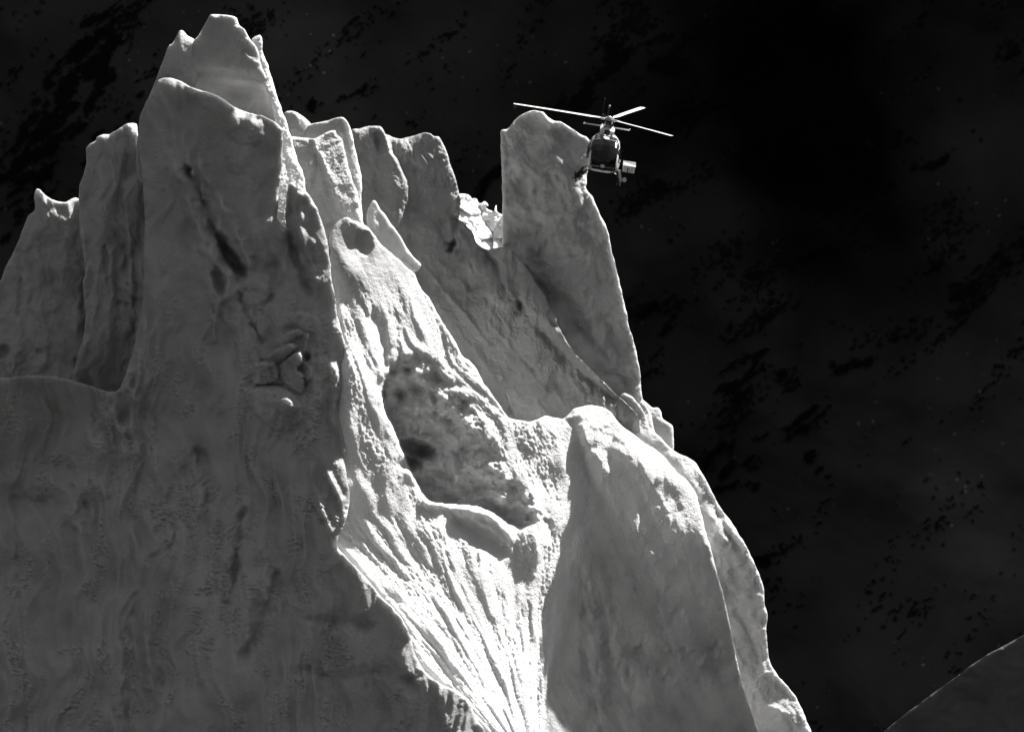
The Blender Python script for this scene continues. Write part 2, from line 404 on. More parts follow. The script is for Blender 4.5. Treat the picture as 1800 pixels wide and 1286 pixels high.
    i = np.arange((H - 1) * W).reshape(H - 1, W)[:, :-1].ravel()
    F = np.stack([i, i + W, i + W + 1, i + 1], -1)
    me = fast_mesh("mountain_slope", V, F)
    at = me.attributes.new('rock', 'FLOAT', 'POINT'); at.data.foreach_set('value', rock.ravel().astype(np.float32))
    at = me.attributes.new('slope_tone', 'FLOAT', 'POINT'); at.data.foreach_set('value', tone.ravel().astype(np.float32))
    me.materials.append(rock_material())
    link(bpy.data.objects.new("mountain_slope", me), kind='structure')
build_terrain()
def build_sky_blocker():
    # unseen dark ring, added to block skylight left, behind and right of the viewer
    A = np.radians(np.linspace(118, 395, 140)); T = np.linspace(0, 1, 50)
    AA, TT = np.meshgrid(A, T)
    Rr_ = 420 + 330 * TT + 22 * fbm(AA * 5, TT * 4, 4, 71)
    Z = -70 + 470 * TT ** 0.9 * (0.85 + 0.25 * perlin(AA * 2.2, AA * 0, 72)) + 16 * fbm(AA * 9, TT * 9, 3, 73)
    Z = np.where(TT == 0, -75, Z)
    fade = np.clip((np.degrees(AA) - 118) / 20, 0, 1) * np.clip((395 - np.degrees(AA)) / 40, 0, 1)
    Z = -75 + (Z + 75) * fade ** 0.7
    V = np.stack([Rr_ * np.cos(AA), 250 + Rr_ * np.sin(AA), Z], -1).reshape(-1, 3)
    H, W = AA.shape; i = np.arange((H - 1) * W).reshape(H - 1, W)[:, :-1].ravel()
    me = fast_mesh("sky_blocker", V, np.stack([i, i + 1, i + W + 1, i + W], -1))
    for nm, val in (('rock', 0.2), ('slope_tone', 1.0)):
        at = me.attributes.new(nm, 'FLOAT', 'POINT'); at.data.foreach_set('value', np.full(len(me.vertices), val, np.float32))
    me.materials.append(bpy.data.materials["shaded_mountainside"])
    link(bpy.data.objects.new("sky_blocker", me), kind='structure')
build_sky_blocker()

# ---------------------------------------------------------------- ice
G_TOWERS = "ice towers of the glacier front"
def rough_detail(amp=1.0, big=5.0, seed=3, thr=0.0, grain=0.9, sx=1.0, sy=1.0, gs=6.0):
    def fn(GX, GY, fr):
        wx = GX + 14 * fbm(GX / 70, GY / 70, 2, seed + 1); wy = GY + 14 * fbm(GX / 70, GY / 70, 2, seed + 2)
        d = big * fbm(wx / (70 * sx), wy / (70 * sy), 4, seed + 3, 0.5)
        m = sstep(fbm(wx / 60, wy / 90, 4, seed + 9, 0.6) + thr, 0.05, 0.25)
        m = np.maximum(m, fr)
        g = ridged(wx / (gs * sx), wy / (gs * 0.8 * sy), 2, seed + 12) * 0.6 + perlin(GX / 3.6, GY / 3.2, seed + 15) * 0.5
        d = d + amp * grain * m * g + 0.15 * grain * g
        return d, m * 0.35
    return fn

# ---- T: the front tower and the shaded left wall
T_out = [(-90, 1500), (-90, 668), (0, 665), (60, 660), (110, 664), (150, 675), (185, 686), (205, 688), (213, 676), (225, 645), (235, 610),
  (246, 555), (251, 520), (253, 450), (254, 380), (252, 330), (246, 280), (243, 240), (246, 205), (256, 180), (268, 162), (275, 151), (277, 143), (285, 138), (300, 136.5), (315, 141), (326, 147), (338, 154), (352, 159), (368, 163), (384, 169), (400, 180), (415, 190), (430, 196), (448, 201), (465, 205), (482, 214), (494, 224),
  (497, 240), (496, 280), (494, 310), (490, 340), (488, 368), (487, 378), (492, 400), (500, 405), (502, 370), (504, 340), (508, 322), (512, 320), (520, 326), (535, 333),
  (546, 347), (557, 366), (565, 387), (572, 409), (577, 436), (581, 465), (584, 494), (588, 518), (591, 530), (592, 545), (594, 558), (599, 576), (607, 605), (609, 635),
  (613, 670), (615, 696), (609, 718), (607, 745), (608, 772), (605, 800), (609, 835), (614, 870), (612, 900), (604, 925), (596, 942), (592, 956), (610, 980), (633, 1004), (652, 1025), (672, 1050), (695, 1072),
  (711, 1093), (724, 1125), (731, 1152), (750, 1183), (780, 1203), (812, 1218), (828, 1240), (840, 1265), (860, 1295), (960, 1500)]
def ridgeY(y): return float(np.interp(y, [520, 605, 700, 780, 870, 953, 1004, 1093, 1183, 1218, 1290], [0, -24, -60, -98, -146, -180, -172, -156, -162, -140, -136]))
T_feats = [
  # long dark gash
  ('line', [(330, 300), (355, 350), (372, 395), (392, 440), (412, 470), (428, 482)], 15, 13),
  ('blob', 408, 456, 40, 13, 52, 34, 0.8), ('blob', 392, 425, 22, 9, 60, 16, 0.8),
  ('line', [(350, 290), (375, 335), (398, 372), (420, 420), (440, 468)], 13, -8),
  ('line', [(300, 280), (330, 340), (350, 410), (372, 450)], 18, -6),
  ('blob', 385, 495, 12, 30, -15, 14, 0.8),
  ('line', [(404, 478), (400, 500), (388, 530), (378, 560), (376, 600)], 9, -7),
  ('line', [(420, 520), (432, 548), (445, 570), (460, 600)], 8, 9), ('line', [(445, 560), (462, 535), (480, 520)], 7, 6),
  ('blob', 470, 420, 30, 45, -10, -9, 1), ('blob', 430, 225, 40, 30, 20, -9, 1), ('blob', 420, 270, 26, 40, 0, -7, 1),
  # pleats that fall from the rim flake
  ('line', [(512, 330), (506, 380), (512, 430), (530, 480), (548, 520)], 11, 8), ('line', [(528, 345), (530, 400), (542, 450), (560, 500)], 14, -5),
  # crushed ice pocket
  ('blob', 512, 640, 80, 70, 30, 9, 0.9), ('blob', 500, 655, 50, 40, 10, 8, 0.9),
  ('ramp', [(492, 642), (505, 630), (515, 622), (527, 617), (532, 634), (522, 648), (533, 660), (530, 690), (514, 685), (495, 668)], [(480, 645), (492, 690), (520, 700)], -0.85, 60, 1),
  ('ramp', [(460, 640), (466, 626), (490, 612), (515, 604), (522, 609), (508, 624), (490, 636), (470, 648)], [(450, 628), (462, 650), (490, 650)], -0.6, 50, 1),
  ('ramp', [(440, 642), (484, 640), (489, 652), (488, 668), (450, 677), (436, 664)], [(425, 640), (440, 685), (490, 682)], -0.6, 50, 1),
  ('ramp', [(430, 684), (450, 678), (492, 680), (520, 697), (532, 735), (500, 756), (452, 732)], [(420, 690), (450, 745), (500, 765), (540, 745)], -0.45, 60, 1.2),
  ('ramp', [(497, 592), (506, 583), (529, 580), (531, 586), (518, 596), (500, 602)], [(492, 590), (500, 608), (520, 606)], -0.9, 40, 1), ('ramp', [(531, 590), (543, 587), (541, 606), (535, 622), (531, 608)], [(526, 590), (530, 625)], -1.0, 40, 1), ('ramp', [(534, 638), (546, 644), (550, 660), (538, 672), (530, 655)], [(528, 640), (532, 678)], -0.8, 40, 1),
  ('ramp', [(480, 706), (505, 700), (522, 716), (512, 728), (492, 722)], [(475, 712), (500, 735), (515, 735)], -0.8, 40, 1), ('ramp', [(545, 640), (575, 628), (598, 660), (600, 700), (570, 705), (548, 680)], [(538, 640), (545, 690), (575, 715)], -0.3, 60, 2), ('ramp', [(505, 555), (530, 548), (560, 562), (565, 585), (530, 578)], [(500, 560), (530, 590), (565, 592)], -0.4, 60, 1.5),
  ('chunks', [(455, 590), (520, 560), (575, 600), (600, 680), (560, 770), (500, 780), (430, 700)], 16, 6, 3),
  ('blob', 470, 679, 34, 5, -3, 12, 0.8), ('blob', 540, 628, 7, 9, 0, 12, 0.8),
  ('line', [(592, 620), (600, 650), (598, 690), (608, 720)], 10, 4),
  ('line', [(547, 822), (553, 850), (566, 890), (580, 925), (592, 955)], 9, -7), ('line', [(576, 834), (586, 850), (598, 880), (606, 910)], 9, -7),
  ('chunks', [(395, 480), (470, 440), (500, 500), (450, 560), (400, 580), (380, 530)], 26, 12, 5),
  # lower left: flow arches
  ('line', [(340, 800), (318, 835), (300, 870), (280, 930)], 26, 6), ('line', [(352, 800), (360, 830), (364, 880)], 16, 6),
  ('line', [(425, 905), (418, 950), (412, 1000), (405, 1060)], 12, 9), ('line', [(485, 1010), (470, 1060), (450, 1110), (430, 1150)], 20, 9),
  ('line', [(238, 1050), (228, 1120), (226, 1200), (222, 1290)], 18, 7), ('line', [(252, 1060), (256, 1120), (262, 1180), (275, 1230)], 24, -6),
  ('line', [(262, 985), (280, 970), (300, 960), (310, 930)], 10, 4), ('line', [(28, 880), (30, 960), (34, 1050), (40, 1150), (46, 1290)], 5, 3),
  ('line', [(500, 1075), (560, 1092), (600, 1090), (640, 1100)], 22, 6), ('line', [(540, 1180), (600, 1192), (660, 1180), (720, 1196)], 26, 6),
  ('blob', 90, 850, 130, 34, 5, -14, 1.2), ('line', [(205, 690), (190, 760), (160, 830), (130, 900)], 40, -8),
  ('line', [(245, 660), (230, 720), (240, 790), (280, 830)], 36, -6),
  ('frost', [(150, 760), (260, 760), (330, 780), (300, 830), (200, 870), (120, 930), (110, 850)], 20, 0.8),
  ('frost', [(330, 830), (440, 860), (480, 1000), (440, 1160), (330, 1160), (330, 1000), (250, 950)], 20, 0.9),
  ('frost', [(520, 860), (560, 880), (600, 1000), (640, 1040), (580, 1060), (520, 960)], 14, .6),
  ('frost', [(430, 560), (520, 530), (590, 560), (605, 700), (560, 800), (420, 740), (400, 650)], 18, 0.8),
  ('frost', [(350, 340), (380, 350), (440, 470), (500, 520), (430, 560), (370, 450)], 12, 0.8),
  ('frost', [(550, 1090), (640, 1090), (700, 1180), (860, 1300), (700, 1300), (620, 1200), (500, 1190)], 18, 0.35),
]
T_regions = [
  ([(-90, 640), (220, 690), (200, 800), (120, 850), (-90, 860)], -0.25, -1.0, 26),          # undercut: sees only the dark valley
  ([(-90, 850), (150, 830), (230, 700), (600, 760), (760, 1200), (960, 1500), (-90, 1500)], -0.10, 0.38, 60),
  ([(420, 720), (600, 740), (590, 950), (700, 1090), (860, 1290), (560, 1290), (480, 1000)], 0.0, 0.46, 50),
  ([(556, 502), (590, 528), (596, 560), (608, 604), (592, 578), (572, 535)], 0.9, 0.6, 3),
  ([(240, 170), (500, 190), (500, 400), (250, 560)], -0.06, 0.14, 20),
  ([(240, 180), (275, 165), (275, 420), (262, 560), (235, 640), (215, 700), (200, 640)], -0.75, 0.1, 14),
  ([(320, 140), (400, 175), (500, 220), (500, 290), (400, 250), (320, 190)], -0.1, 0.0, 12),
  ([(500, 330), (570, 390), (590, 520), (530, 540), (500, 450)], 0.08, 0.2, 12),
  ([(274, 150), (284, 136), (328, 146), (322, 152), (290, 146)], 0.2, 2.4, 2),
  ([(470, 200), (498, 215), (498, 280), (488, 380), (470, 380)], 0.12, 0.15, 6),
]
def t_detail(GX, GY, fr):
    # vertical flutes and broad swells, with crusted patches between wind-smoothed ones
    wx = GX + 30 * fbm(GX / 150, GY / 150, 2, 205); wy = GY + 30 * fbm(GX / 150, GY / 150, 2, 206)
    low = sstep(GY, 380, 760)
    d = 22 * fbm(wx / 110, wy / 260, 4, 201, 0.5) + (4 + 5 * low) * fbm(wx / 38, wy / 190, 3, 203, 0.5)
    m = np.maximum(sstep(fbm(wx / 55, wy / 85, 4, 209, 0.6) - 0.12, 0.05, 0.2), fr)
    m = m * sstep(fbm(wx / 30, wy / 60, 3, 215, .6), -0.25, 0.12) * (0.3 + 0.7 * low) * (1 - 0.75 * sstep(GX - np.interp(GY, [900, 1004, 1093, 1183, 1290], [585, 630, 708, 750, 850]), -45, -5) * sstep(GY, 900, 960))
    g = fbm(wx / 6.8, wy / 4.2, 2, 212, .6) * 1.2 + ridged(wx / 14, wy / 8, 2, 213) * 0.7
    return d + m * (3.2 * g - 2.2) + 0.35 * fbm(GX / 9, GY / 9, 2, 219), m * 0.45
relief("ice_tower", T_out, (-0.04, 0.25), T_regions,
  [(590, 520, 0), (560, 400, 36), (490, 300, 30), (400, 185, 38), (300, 145, 40), (608, 700, ridgeY(700)), (600, 850, ridgeY(850)), (612, 620, ridgeY(620)), (602, 780, ridgeY(780)), (565, 880, ridgeY(880)), (633, 1000, ridgeY(1000)), (711, 1093, ridgeY(1093)), (780, 1200, ridgeY(1200)), (860, 1290, ridgeY(1290)), (0, 700, 60), (300, 700, 0), (260, 300, 45), (100, 1200, -130), (450, 1250, -190)],
  T_feats, t_detail, famp=2.0, step=1.8, rim=8, norim=[(330, 130), (500, 130), (492, 232), (460, 222), (380, 190), (334, 168)], thick=150, tw=120, jag=1.0, seed=1,
  mat=ICE_SHADE, label="massive ice tower with broad shaded wall and long dark gash, filling the left foreground", category="ice tower", group=G_TOWERS)

relief("ice_pinnacle", [(310, 260), (318, 200), (326, 150), (338, 141), (336, 125), (333, 105), (337, 86), (340, 72), (347, 65), (358, 47), (370, 26), (372, 25.5), (395, 26.5), (416, 31), (417, 33), (421, 45), (430, 52), (440, 70), (448, 80), (454, 90), (459, 115),
  (466, 130), (472, 150), (482, 175), (490, 195), (495, 215), (496, 250), (490, 290), (400, 300)], (0.04, 0.1),
  [([(300, 135), (380, 126), (440, 132), (500, 165), (500, 300), (300, 300)], 0.0, -2.4, 5), ([(430, 78), (450, 82), (468, 125), (440, 110)], 0.4, 0.4, 4)], [(390, 110, 112), (390, 40, 124)],
  [('line', [(432, 96), (448, 108), (462, 112)], 6, -3), ('line', [(440, 78), (446, 96), (460, 118)], 5, 2)],
  rough_detail(1.2, 5, 25, -0.2), rim=6, thick=30, tw=24, jag=0.6, seed=3, step=1.6, mat=ICE_SHADE,
  label="tallest flat-topped pinnacle, standing above the dark hollow at the tower head", category="ice pinnacle", group=G_TOWERS)

# ---- peak left of the blade
relief("ice_pinnacle", [(300, 330), (246, 320), (244, 225), (255, 188), (266, 160), (278, 130), (290, 98), (298, 79), (303, 77), (308, 68), (316, 54), (320, 53), (330, 63), (343, 71), (345, 84), (345, 100), (348, 118), (349, 131), (342, 160), (330, 220)],
  (0.05, 0.15), [([(316, 50), (345, 68), (342, 82), (320, 74)], 0.7, 1.1, 2), ([(318, 74), (342, 84), (352, 140), (322, 130)], 0.3, 0.1, 3)], [(300, 150, 118), (340, 110, 104)], [('line', [(316, 54), (318, 80), (322, 125)], 8, -4)],
  rough_detail(0.8, 2.5, 31), rim=6, thick=24, tw=20, jag=0.6, seed=4, mat=ICE_SHADE,
  label="small pointed pinnacle with sunlit facet, left of the flat-topped one", category="ice pinnacle", group=G_TOWERS)

# ---- left pinnacles
relief("ice_pinnacle", [(300, 760), (120, 760), (150, 560), (146, 494), (150, 482), (147, 450), (144, 429), (140, 404), (139, 375), (140, 324), (146, 309), (152, 282), (152, 258), (161, 251), (168, 247), (171, 241), (181, 236.5), (191, 237), (202, 231), (213, 223), (224, 217.5), (233, 216), (240, 218), (242, 230), (246, 256), (300, 270)],
  (-0.05, 0.10), [([(140, 420), (160, 260), (185, 250), (160, 420)], -0.5, 0.1, 8), ([(215, 260), (240, 262), (215, 330), (208, 480), (195, 480), (200, 330)], 0.9, 0.0, 6), ([(140, 600), (300, 560), (300, 760), (120, 760)], 0.25, -0.25, 18)], [(190, 350, 130), (180, 600, 110)],
  [('ramp', [(239, 308), (224, 315), (217, 328), (216, 365), (221, 395), (224, 440), (232, 520), (300, 520), (300, 308)], [(300, 300), (300, 540)], -0.35, 60, 3),
   ('line', [(184, 430), (186, 455), (190, 490)], 7, 14), ('line', [(219, 430), (222, 470), (224, 500)], 7, 14), ('line', [(205, 470), (208, 520), (212, 560)], 8, 8), ('blob', 160, 490, 6, 22, 0, 8, 1), ('blob', 212, 532, 6, 5, 0, 12, 1), ('blob', 222, 536, 5, 5, 0, 10, 1),
   ('line', [(236, 430), (240, 500), (236, 560), (222, 640)], 12, 16), ('line', [(200, 240), (215, 232), (232, 240)], 9, -3), ('line', [(170, 440), (172, 500), (165, 560), (150, 620)], 12, -6), ('line', [(196, 440), (196, 520), (188, 600)], 10, -6),
   ('frost', [(225, 215), (242, 215), (245, 260), (230, 250)], 3, 1)],
  rough_detail(2.2, 12, 41, -0.1, sx=0.6, sy=1.8), rim=8, thick=60, tw=40, jag=0.7, seed=5, mat=ICE_SHADE,
  label="shaded leaning pinnacle with a ragged top just left of the tallest tower", category="ice pinnacle", group=G_TOWERS)
relief("ice_pinnacle", [(180, 780), (-90, 780), (-90, 600), (0, 494), (8, 473), (25, 440), (35, 416), (42, 398), (50, 379), (61, 369), (60, 342), (64, 332), (68, 332), (78, 342), (91, 350), (117, 355), (121, 352), (132, 347), (142, 351), (180, 360)],
  (-0.05, 0.12), [([(40, 400), (62, 370), (60, 335), (72, 340), (70, 420), (30, 520), (0, 500)], -0.5, 0.05, 8), ([(60, 390), (145, 400), (145, 430), (70, 420)], 0, -0.5, 6), ([(110, 380), (160, 380), (160, 520), (130, 520)], 0.5, 0, 8)], [(70, 450, 190), (80, 640, 165)],
  [('line', [(28, 440), (30, 465), (36, 475)], 9, 10), ('line', [(34, 470), (36, 500), (32, 550)], 6, 8), ('blob', 6, 618, 12, 14, 0, 22, .8), ('line', [(50, 430), (40, 470), (42, 530)], 12, -5), ('line', [(68, 345), (85, 365), (110, 385)], 12, -4), ('blob', 70, 618, 8, 5, 0, 8, 1), ('blob', 135, 640, 8, 14, 0, 10, 1)],
  rough_detail(2.6, 13, 51, -0.1, sx=0.7, sy=1.5), rim=8, thick=60, tw=40, jag=0.7, seed=6, mat=ICE_SHADE,
  label="low shaded pinnacle with a curled horn tip at the far left edge", category="ice pinnacle", group=G_TOWERS)

# ---- frosted ridge right of the tallest tower
relief("frosted_ice_ridge", [(440, 72), (448, 64), (455, 60.5), (461, 67), (461, 80), (463, 96), (470, 113), (480, 145), (490, 178), (500, 205), (510, 235), (518, 262), (524, 285), (532, 300), (537, 330), (537, 352), (505, 400), (484, 380), (484, 230), (474, 180), (462, 140), (452, 110), (444, 90)],
  (0.55, 0.35), [([(435, 70), (455, 55), (462, 95), (455, 110)], 0.0, 0.2, 3)], [(480, 200, 130), (515, 300, 105)], [('frost', [(460, 90), (560, 90), (560, 400), (480, 400)], 4, 1), ('line', [(486, 220), (500, 270), (508, 310)], 5, 4)],
  rough_detail(2.2, 3, 61, 0.6, sx=0.6, sy=1.3, gs=5), rim=9, thick=22, tw=16, jag=1.2, seed=7,
  label="narrow frosted ridge catching sun along the right side of the tallest tower", category="ice ridge")

# ---- pinnacles of the middle crest
relief("ice_pinnacle", [(495, 320), (495, 205), (504, 196), (513, 195), (522, 198), (535, 207), (546, 217), (556, 224), (566, 234), (590, 260), (590, 330)], (0.1, 0.3), [([(525, 198), (568, 232), (570, 250), (540, 232)], 0.6, 0.6, 3)], [(540, 250, 240)],
  [('frost', [(525, 195), (570, 230), (570, 250), (530, 225)], 3, 1)], rough_detail(1.2, 3, 71, 0.1), rim=7, thick=24, tw=16, seed=8,
  label="small rounded pinnacle peeping out behind the tallest tower's right shoulder", category="ice pinnacle", group=G_TOWERS)
relief("ice_pinnacle", [(540, 420), (540, 222), (552, 217), (565, 214), (580, 211), (592, 207.5), (603, 207), (610, 213), (617, 228), (622, 250), (628, 280), (634, 305), (636, 325), (635, 350), (637, 380), (640, 420)],
  (0.12, 0.12), [([(604, 206), (645, 300), (645, 420), (622, 380), (622, 310), (612, 250)], 0.7, 0.3, 4)], [(600, 260, 225)], [('frost', [(602, 203), (645, 300), (645, 420), (625, 380), (625, 310), (612, 250)], 3, 1)], rough_detail(1.2, 3, 72, -0.1), rim=5, thick=30, tw=18, seed=9,
  label="tall thin plate with curved top and frosted right rim, behind the frost-crusted buttress", category="ice pinnacle", group=G_TOWERS)
relief("ice_pinnacle", [(495, 520), (495, 236), (515, 240), (530, 241), (545, 243), (553, 244), (565, 238), (575, 231), (590, 229), (591, 236), (599, 242), (605, 258), (610, 280), (614, 300), (620, 318), (629, 340), (634, 362), (637, 385), (640, 420), (650, 520)],
  (-0.08, 0.22), [([(550, 243), (590, 230), (612, 290), (625, 340), (585, 340), (565, 280)], 0.42, 0.42, 6), ([(500, 240), (550, 245), (560, 280), (545, 300), (520, 275)], 0.25, 0.7, 6), ([(510, 300), (560, 300), (600, 400), (560, 420), (510, 360)], -0.05, 0.25, 8), ([(590, 330), (640, 340), (640, 400), (615, 380)], 0.5, 0.4, 6)], [(560, 330, 165), (600, 300, 185)],
  [('line', [(552, 246), (566, 280), (580, 310), (592, 340)], 9, -6), ('line', [(560, 262), (556, 300), (552, 330)], 8, 4), ('frost', [(550, 230), (605, 230), (640, 340), (640, 400), (600, 380), (570, 300)], 5, 1), ('frost', [(515, 240), (560, 300), (560, 400), (530, 400)], 6, .7), ('blob', 585, 395, 14, 10, 0, 8, 1), ('line', [(626, 370), (636, 392), (640, 400)], 6, -4)],
  rough_detail(1.6, 5, 73, 0.05, gs=5), rim=8, thick=40, tw=24, jag=1.0, seed=10,
  mat=ICE_FROST, label="frost-crusted buttress with a flat snowy top between the tallest tower and the middle crest", category="ice pinnacle", group=G_TOWERS)

# ---- middle crest + shaded gully face (one face of ice)
G_out = [(600, 700), (600, 330), (612, 260), (619, 227), (630, 226), (645, 222), (658, 221.5), (668, 222), (674, 228), (678, 236), (682, 237), (690, 241), (705, 244), (720, 240), (735, 236), (748, 233), (756, 235), (762, 240), (771, 240), (778, 250), (786, 268), (792, 290), (800, 312), (806, 335), (809, 352), (809, 365), (808, 380),
  (806, 384), (813, 390), (824, 401), (832, 412), (838, 426), (845, 433), (858, 439), (870, 436), (882, 434), (895, 436), (906, 445), (914, 457), (922, 466), (934, 482), (943, 500), (958, 520), (966, 540), (975, 555), (985, 580), (1010, 620), (1050, 660), (1080, 690), (1120, 730), (1120, 800), (800, 820)]
relief("ice_crest", G_out, (0.08, 0.36),
  [([(730, 240), (775, 235), (812, 340), (812, 440), (760, 440), (720, 340)], 0.05, 0.30, 10), ([(620, 228), (668, 222), (690, 280), (720, 350), (700, 380), (640, 340)], 0.15, 0.48, 8), ([(632, 228), (650, 228), (672, 282), (705, 300), (718, 345), (700, 330), (660, 290)], 0.6, 0.55, 4), ([(690, 240), (750, 234), (745, 262), (700, 256)], 0.15, 1.0, 4),
   ([(740, 520), (770, 575), (820, 650), (880, 745), (1000, 745), (1075, 740), (1200, 740), (1200, 900), (600, 900), (600, 520)], -0.3, -0.9, 3),
   ([(845, 436), (905, 446), (960, 540), (920, 560), (860, 500)], 0.10, 0.42, 8), ([(800, 470), (840, 470), (920, 560), (1020, 700), (960, 720), (860, 600)], -0.35, 0.35, 12), ([(600, 380), (640, 380), (700, 460), (740, 500), (600, 500)], 0.1, 0.1, 8)],
  [(740, 500, 345), (880, 730, 335), (1000, 725, 345), (880, 450, 395), (760, 250, 400), (650, 240, 385), (1085, 690, 358)],
  [('ramp', [(619, 224), (660, 221), (675, 226), (681, 245), (688, 268), (697, 279), (706, 300), (713, 312), (718, 335), (718, 350), (713, 366), (700, 400), (600, 420), (600, 240)], [(560, 240), (600, 330), (640, 410), (706, 420)], -0.30, 140, 1.5),
   ('blob', 668, 250, 11, 20, -15, 10, .8), ('blob', 795, 432, 5, 15, 18, 14, .8), ('blob', 790, 441, 8, 4, 20, 8, .8), ('line', [(800, 385), (797, 410), (795, 430), (786, 425)], 7, 12), ('line', [(808, 386), (800, 400), (802, 440)], 8, 6),
   ('line', [(740, 460), (780, 510), (820, 555), (860, 610)], 6, -5), ('line', [(858, 565), (890, 600), (920, 640), (960, 690)], 6, -5), ('line', [(760, 560), (800, 610), (850, 670), (900, 720)], 14, 6), ('line', [(720, 470), (790, 560), (850, 640), (910, 715)], 12, -3),
   ('line', [(848, 440), (870, 465), (882, 490), (888, 515), (905, 540), (915, 550)], 12, 8), ('blob', 914, 535, 6, 16, -20, 12, 1), ('blob', 880, 520, 30, 18, 35, -7, 1), ('line', [(930, 560), (985, 620), (1040, 670), (1080, 700)], 14, 6), ('line', [(960, 560), (1010, 620), (1060, 665)], 16, -5),
   ('line', [(810, 440), (830, 470), (835, 500)], 14, 5), ('blob', 828, 455, 22, 26, 0, -10, 1), ('line', [(740, 300), (735, 360), (720, 420)], 16, 5),
   ('frost', [(632, 228), (672, 282), (718, 320), (715, 370), (660, 300)], 4, 1), ('frost', [(775, 240), (815, 340), (808, 400), (795, 330), (780, 280)], 3, 1), ('frost', [(850, 500), (930, 520), (1000, 640), (960, 680), (870, 540)], 10, .9), ('frost', [(640, 340), (700, 360), (790, 440), (740, 470), (680, 440)], 14, .7), ('frost', [(740, 490), (790, 520), (960, 720), (900, 730), (800, 610)], 10, .8)],
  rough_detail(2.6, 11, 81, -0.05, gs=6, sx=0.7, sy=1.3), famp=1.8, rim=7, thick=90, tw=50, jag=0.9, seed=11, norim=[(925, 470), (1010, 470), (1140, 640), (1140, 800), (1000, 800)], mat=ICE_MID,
  label="middle ice crest of two rounded pinnacles flowing down into the shaded gully", category="ice crest")

# ---- leaning flake
relief("ice_flake", [(655, 352), (659, 352), (664, 360), (668, 368), (676, 376), (686, 391), (700, 410), (713, 432), (727, 452), (741, 466), (738, 472), (730, 478), (716, 470), (700, 458), (680, 444), (660, 425), (648, 405), (644, 380), (650, 362)],
  (0.25, 0.25), (), [(680, 420, 200)], [('line', [(655, 360), (656, 380), (662, 400)], 8, -3), ('blob', 718, 440, 12, 5, 50, 4, 1)], rough_detail(0.9, 2, 91, -0.1), rim=5, thick=9, tw=8, jag=0.5, seed=12, mat=ICE_CLEAR, step=1.6,
  label="thin glowing flake of ice leaning above the sunlit slope", category="ice flake")

# ---- broken ice behind the gap
def broken(GX, GY, fr):
    rs = np.random.RandomState(5); n = 34
    cx = 800 + rs.rand(n) * 95; cy = 335 + rs.rand(n) * 120
    best = np.full(GX.shape, 1e9); k = np.zeros(GX.shape, int); sec = np.full(GX.shape, 1e9)
    for i in range(n):
        d = np.hypot((GX - cx[i]) * 1.1, GY - cy[i]) + 2 * perlin(GX / 6, GY / 6, 3)
        s = d < best; sec = np.where(s, best, np.minimum(sec, d)); best = np.where(s, d, best); k = np.where(s, i, k)
    hgt = rs.rand(n) * 22 - 11; tx = rs.rand(n) * 1.4 - 0.5; ty = rs.rand(n) * 1.4 - 0.6
    d = hgt[k] + tx[k] * (GX - cx[k]) - ty[k] * (GY - cy[k]) + 5 * np.exp(-(sec - best) / 3.0)
    return d + 4.0 * fbm(GX / 13, GY / 11, 4, 5, 0.6), np.ones_like(GX) * 0.7
relief("broken_ice", [(790, 470), (790, 345), (800, 340), (809, 340), (823, 341.5), (829, 348), (834, 347), (839, 349), (842, 357), (847, 358), (850, 354), (852, 353), (858, 362), (853, 363), (858, 369), (869, 372), (870, 361), (872, 361), (873, 372), (881, 376), (900, 380), (900, 470)],
  (0.6, 1.2), [([(855, 368), (885, 375), (885, 440), (860, 430)], -0.1, 0.3, 3)], [(845, 400, 560)], [('frost', [(780, 330), (900, 330), (900, 480), (780, 480)], 1, 1)], broken, rim=2.5, thick=26, tw=12, jag=1.2, step=1.1, seed=13,
  label="bright heap of broken ice blocks in the gap beside the tall slab", category="broken ice")

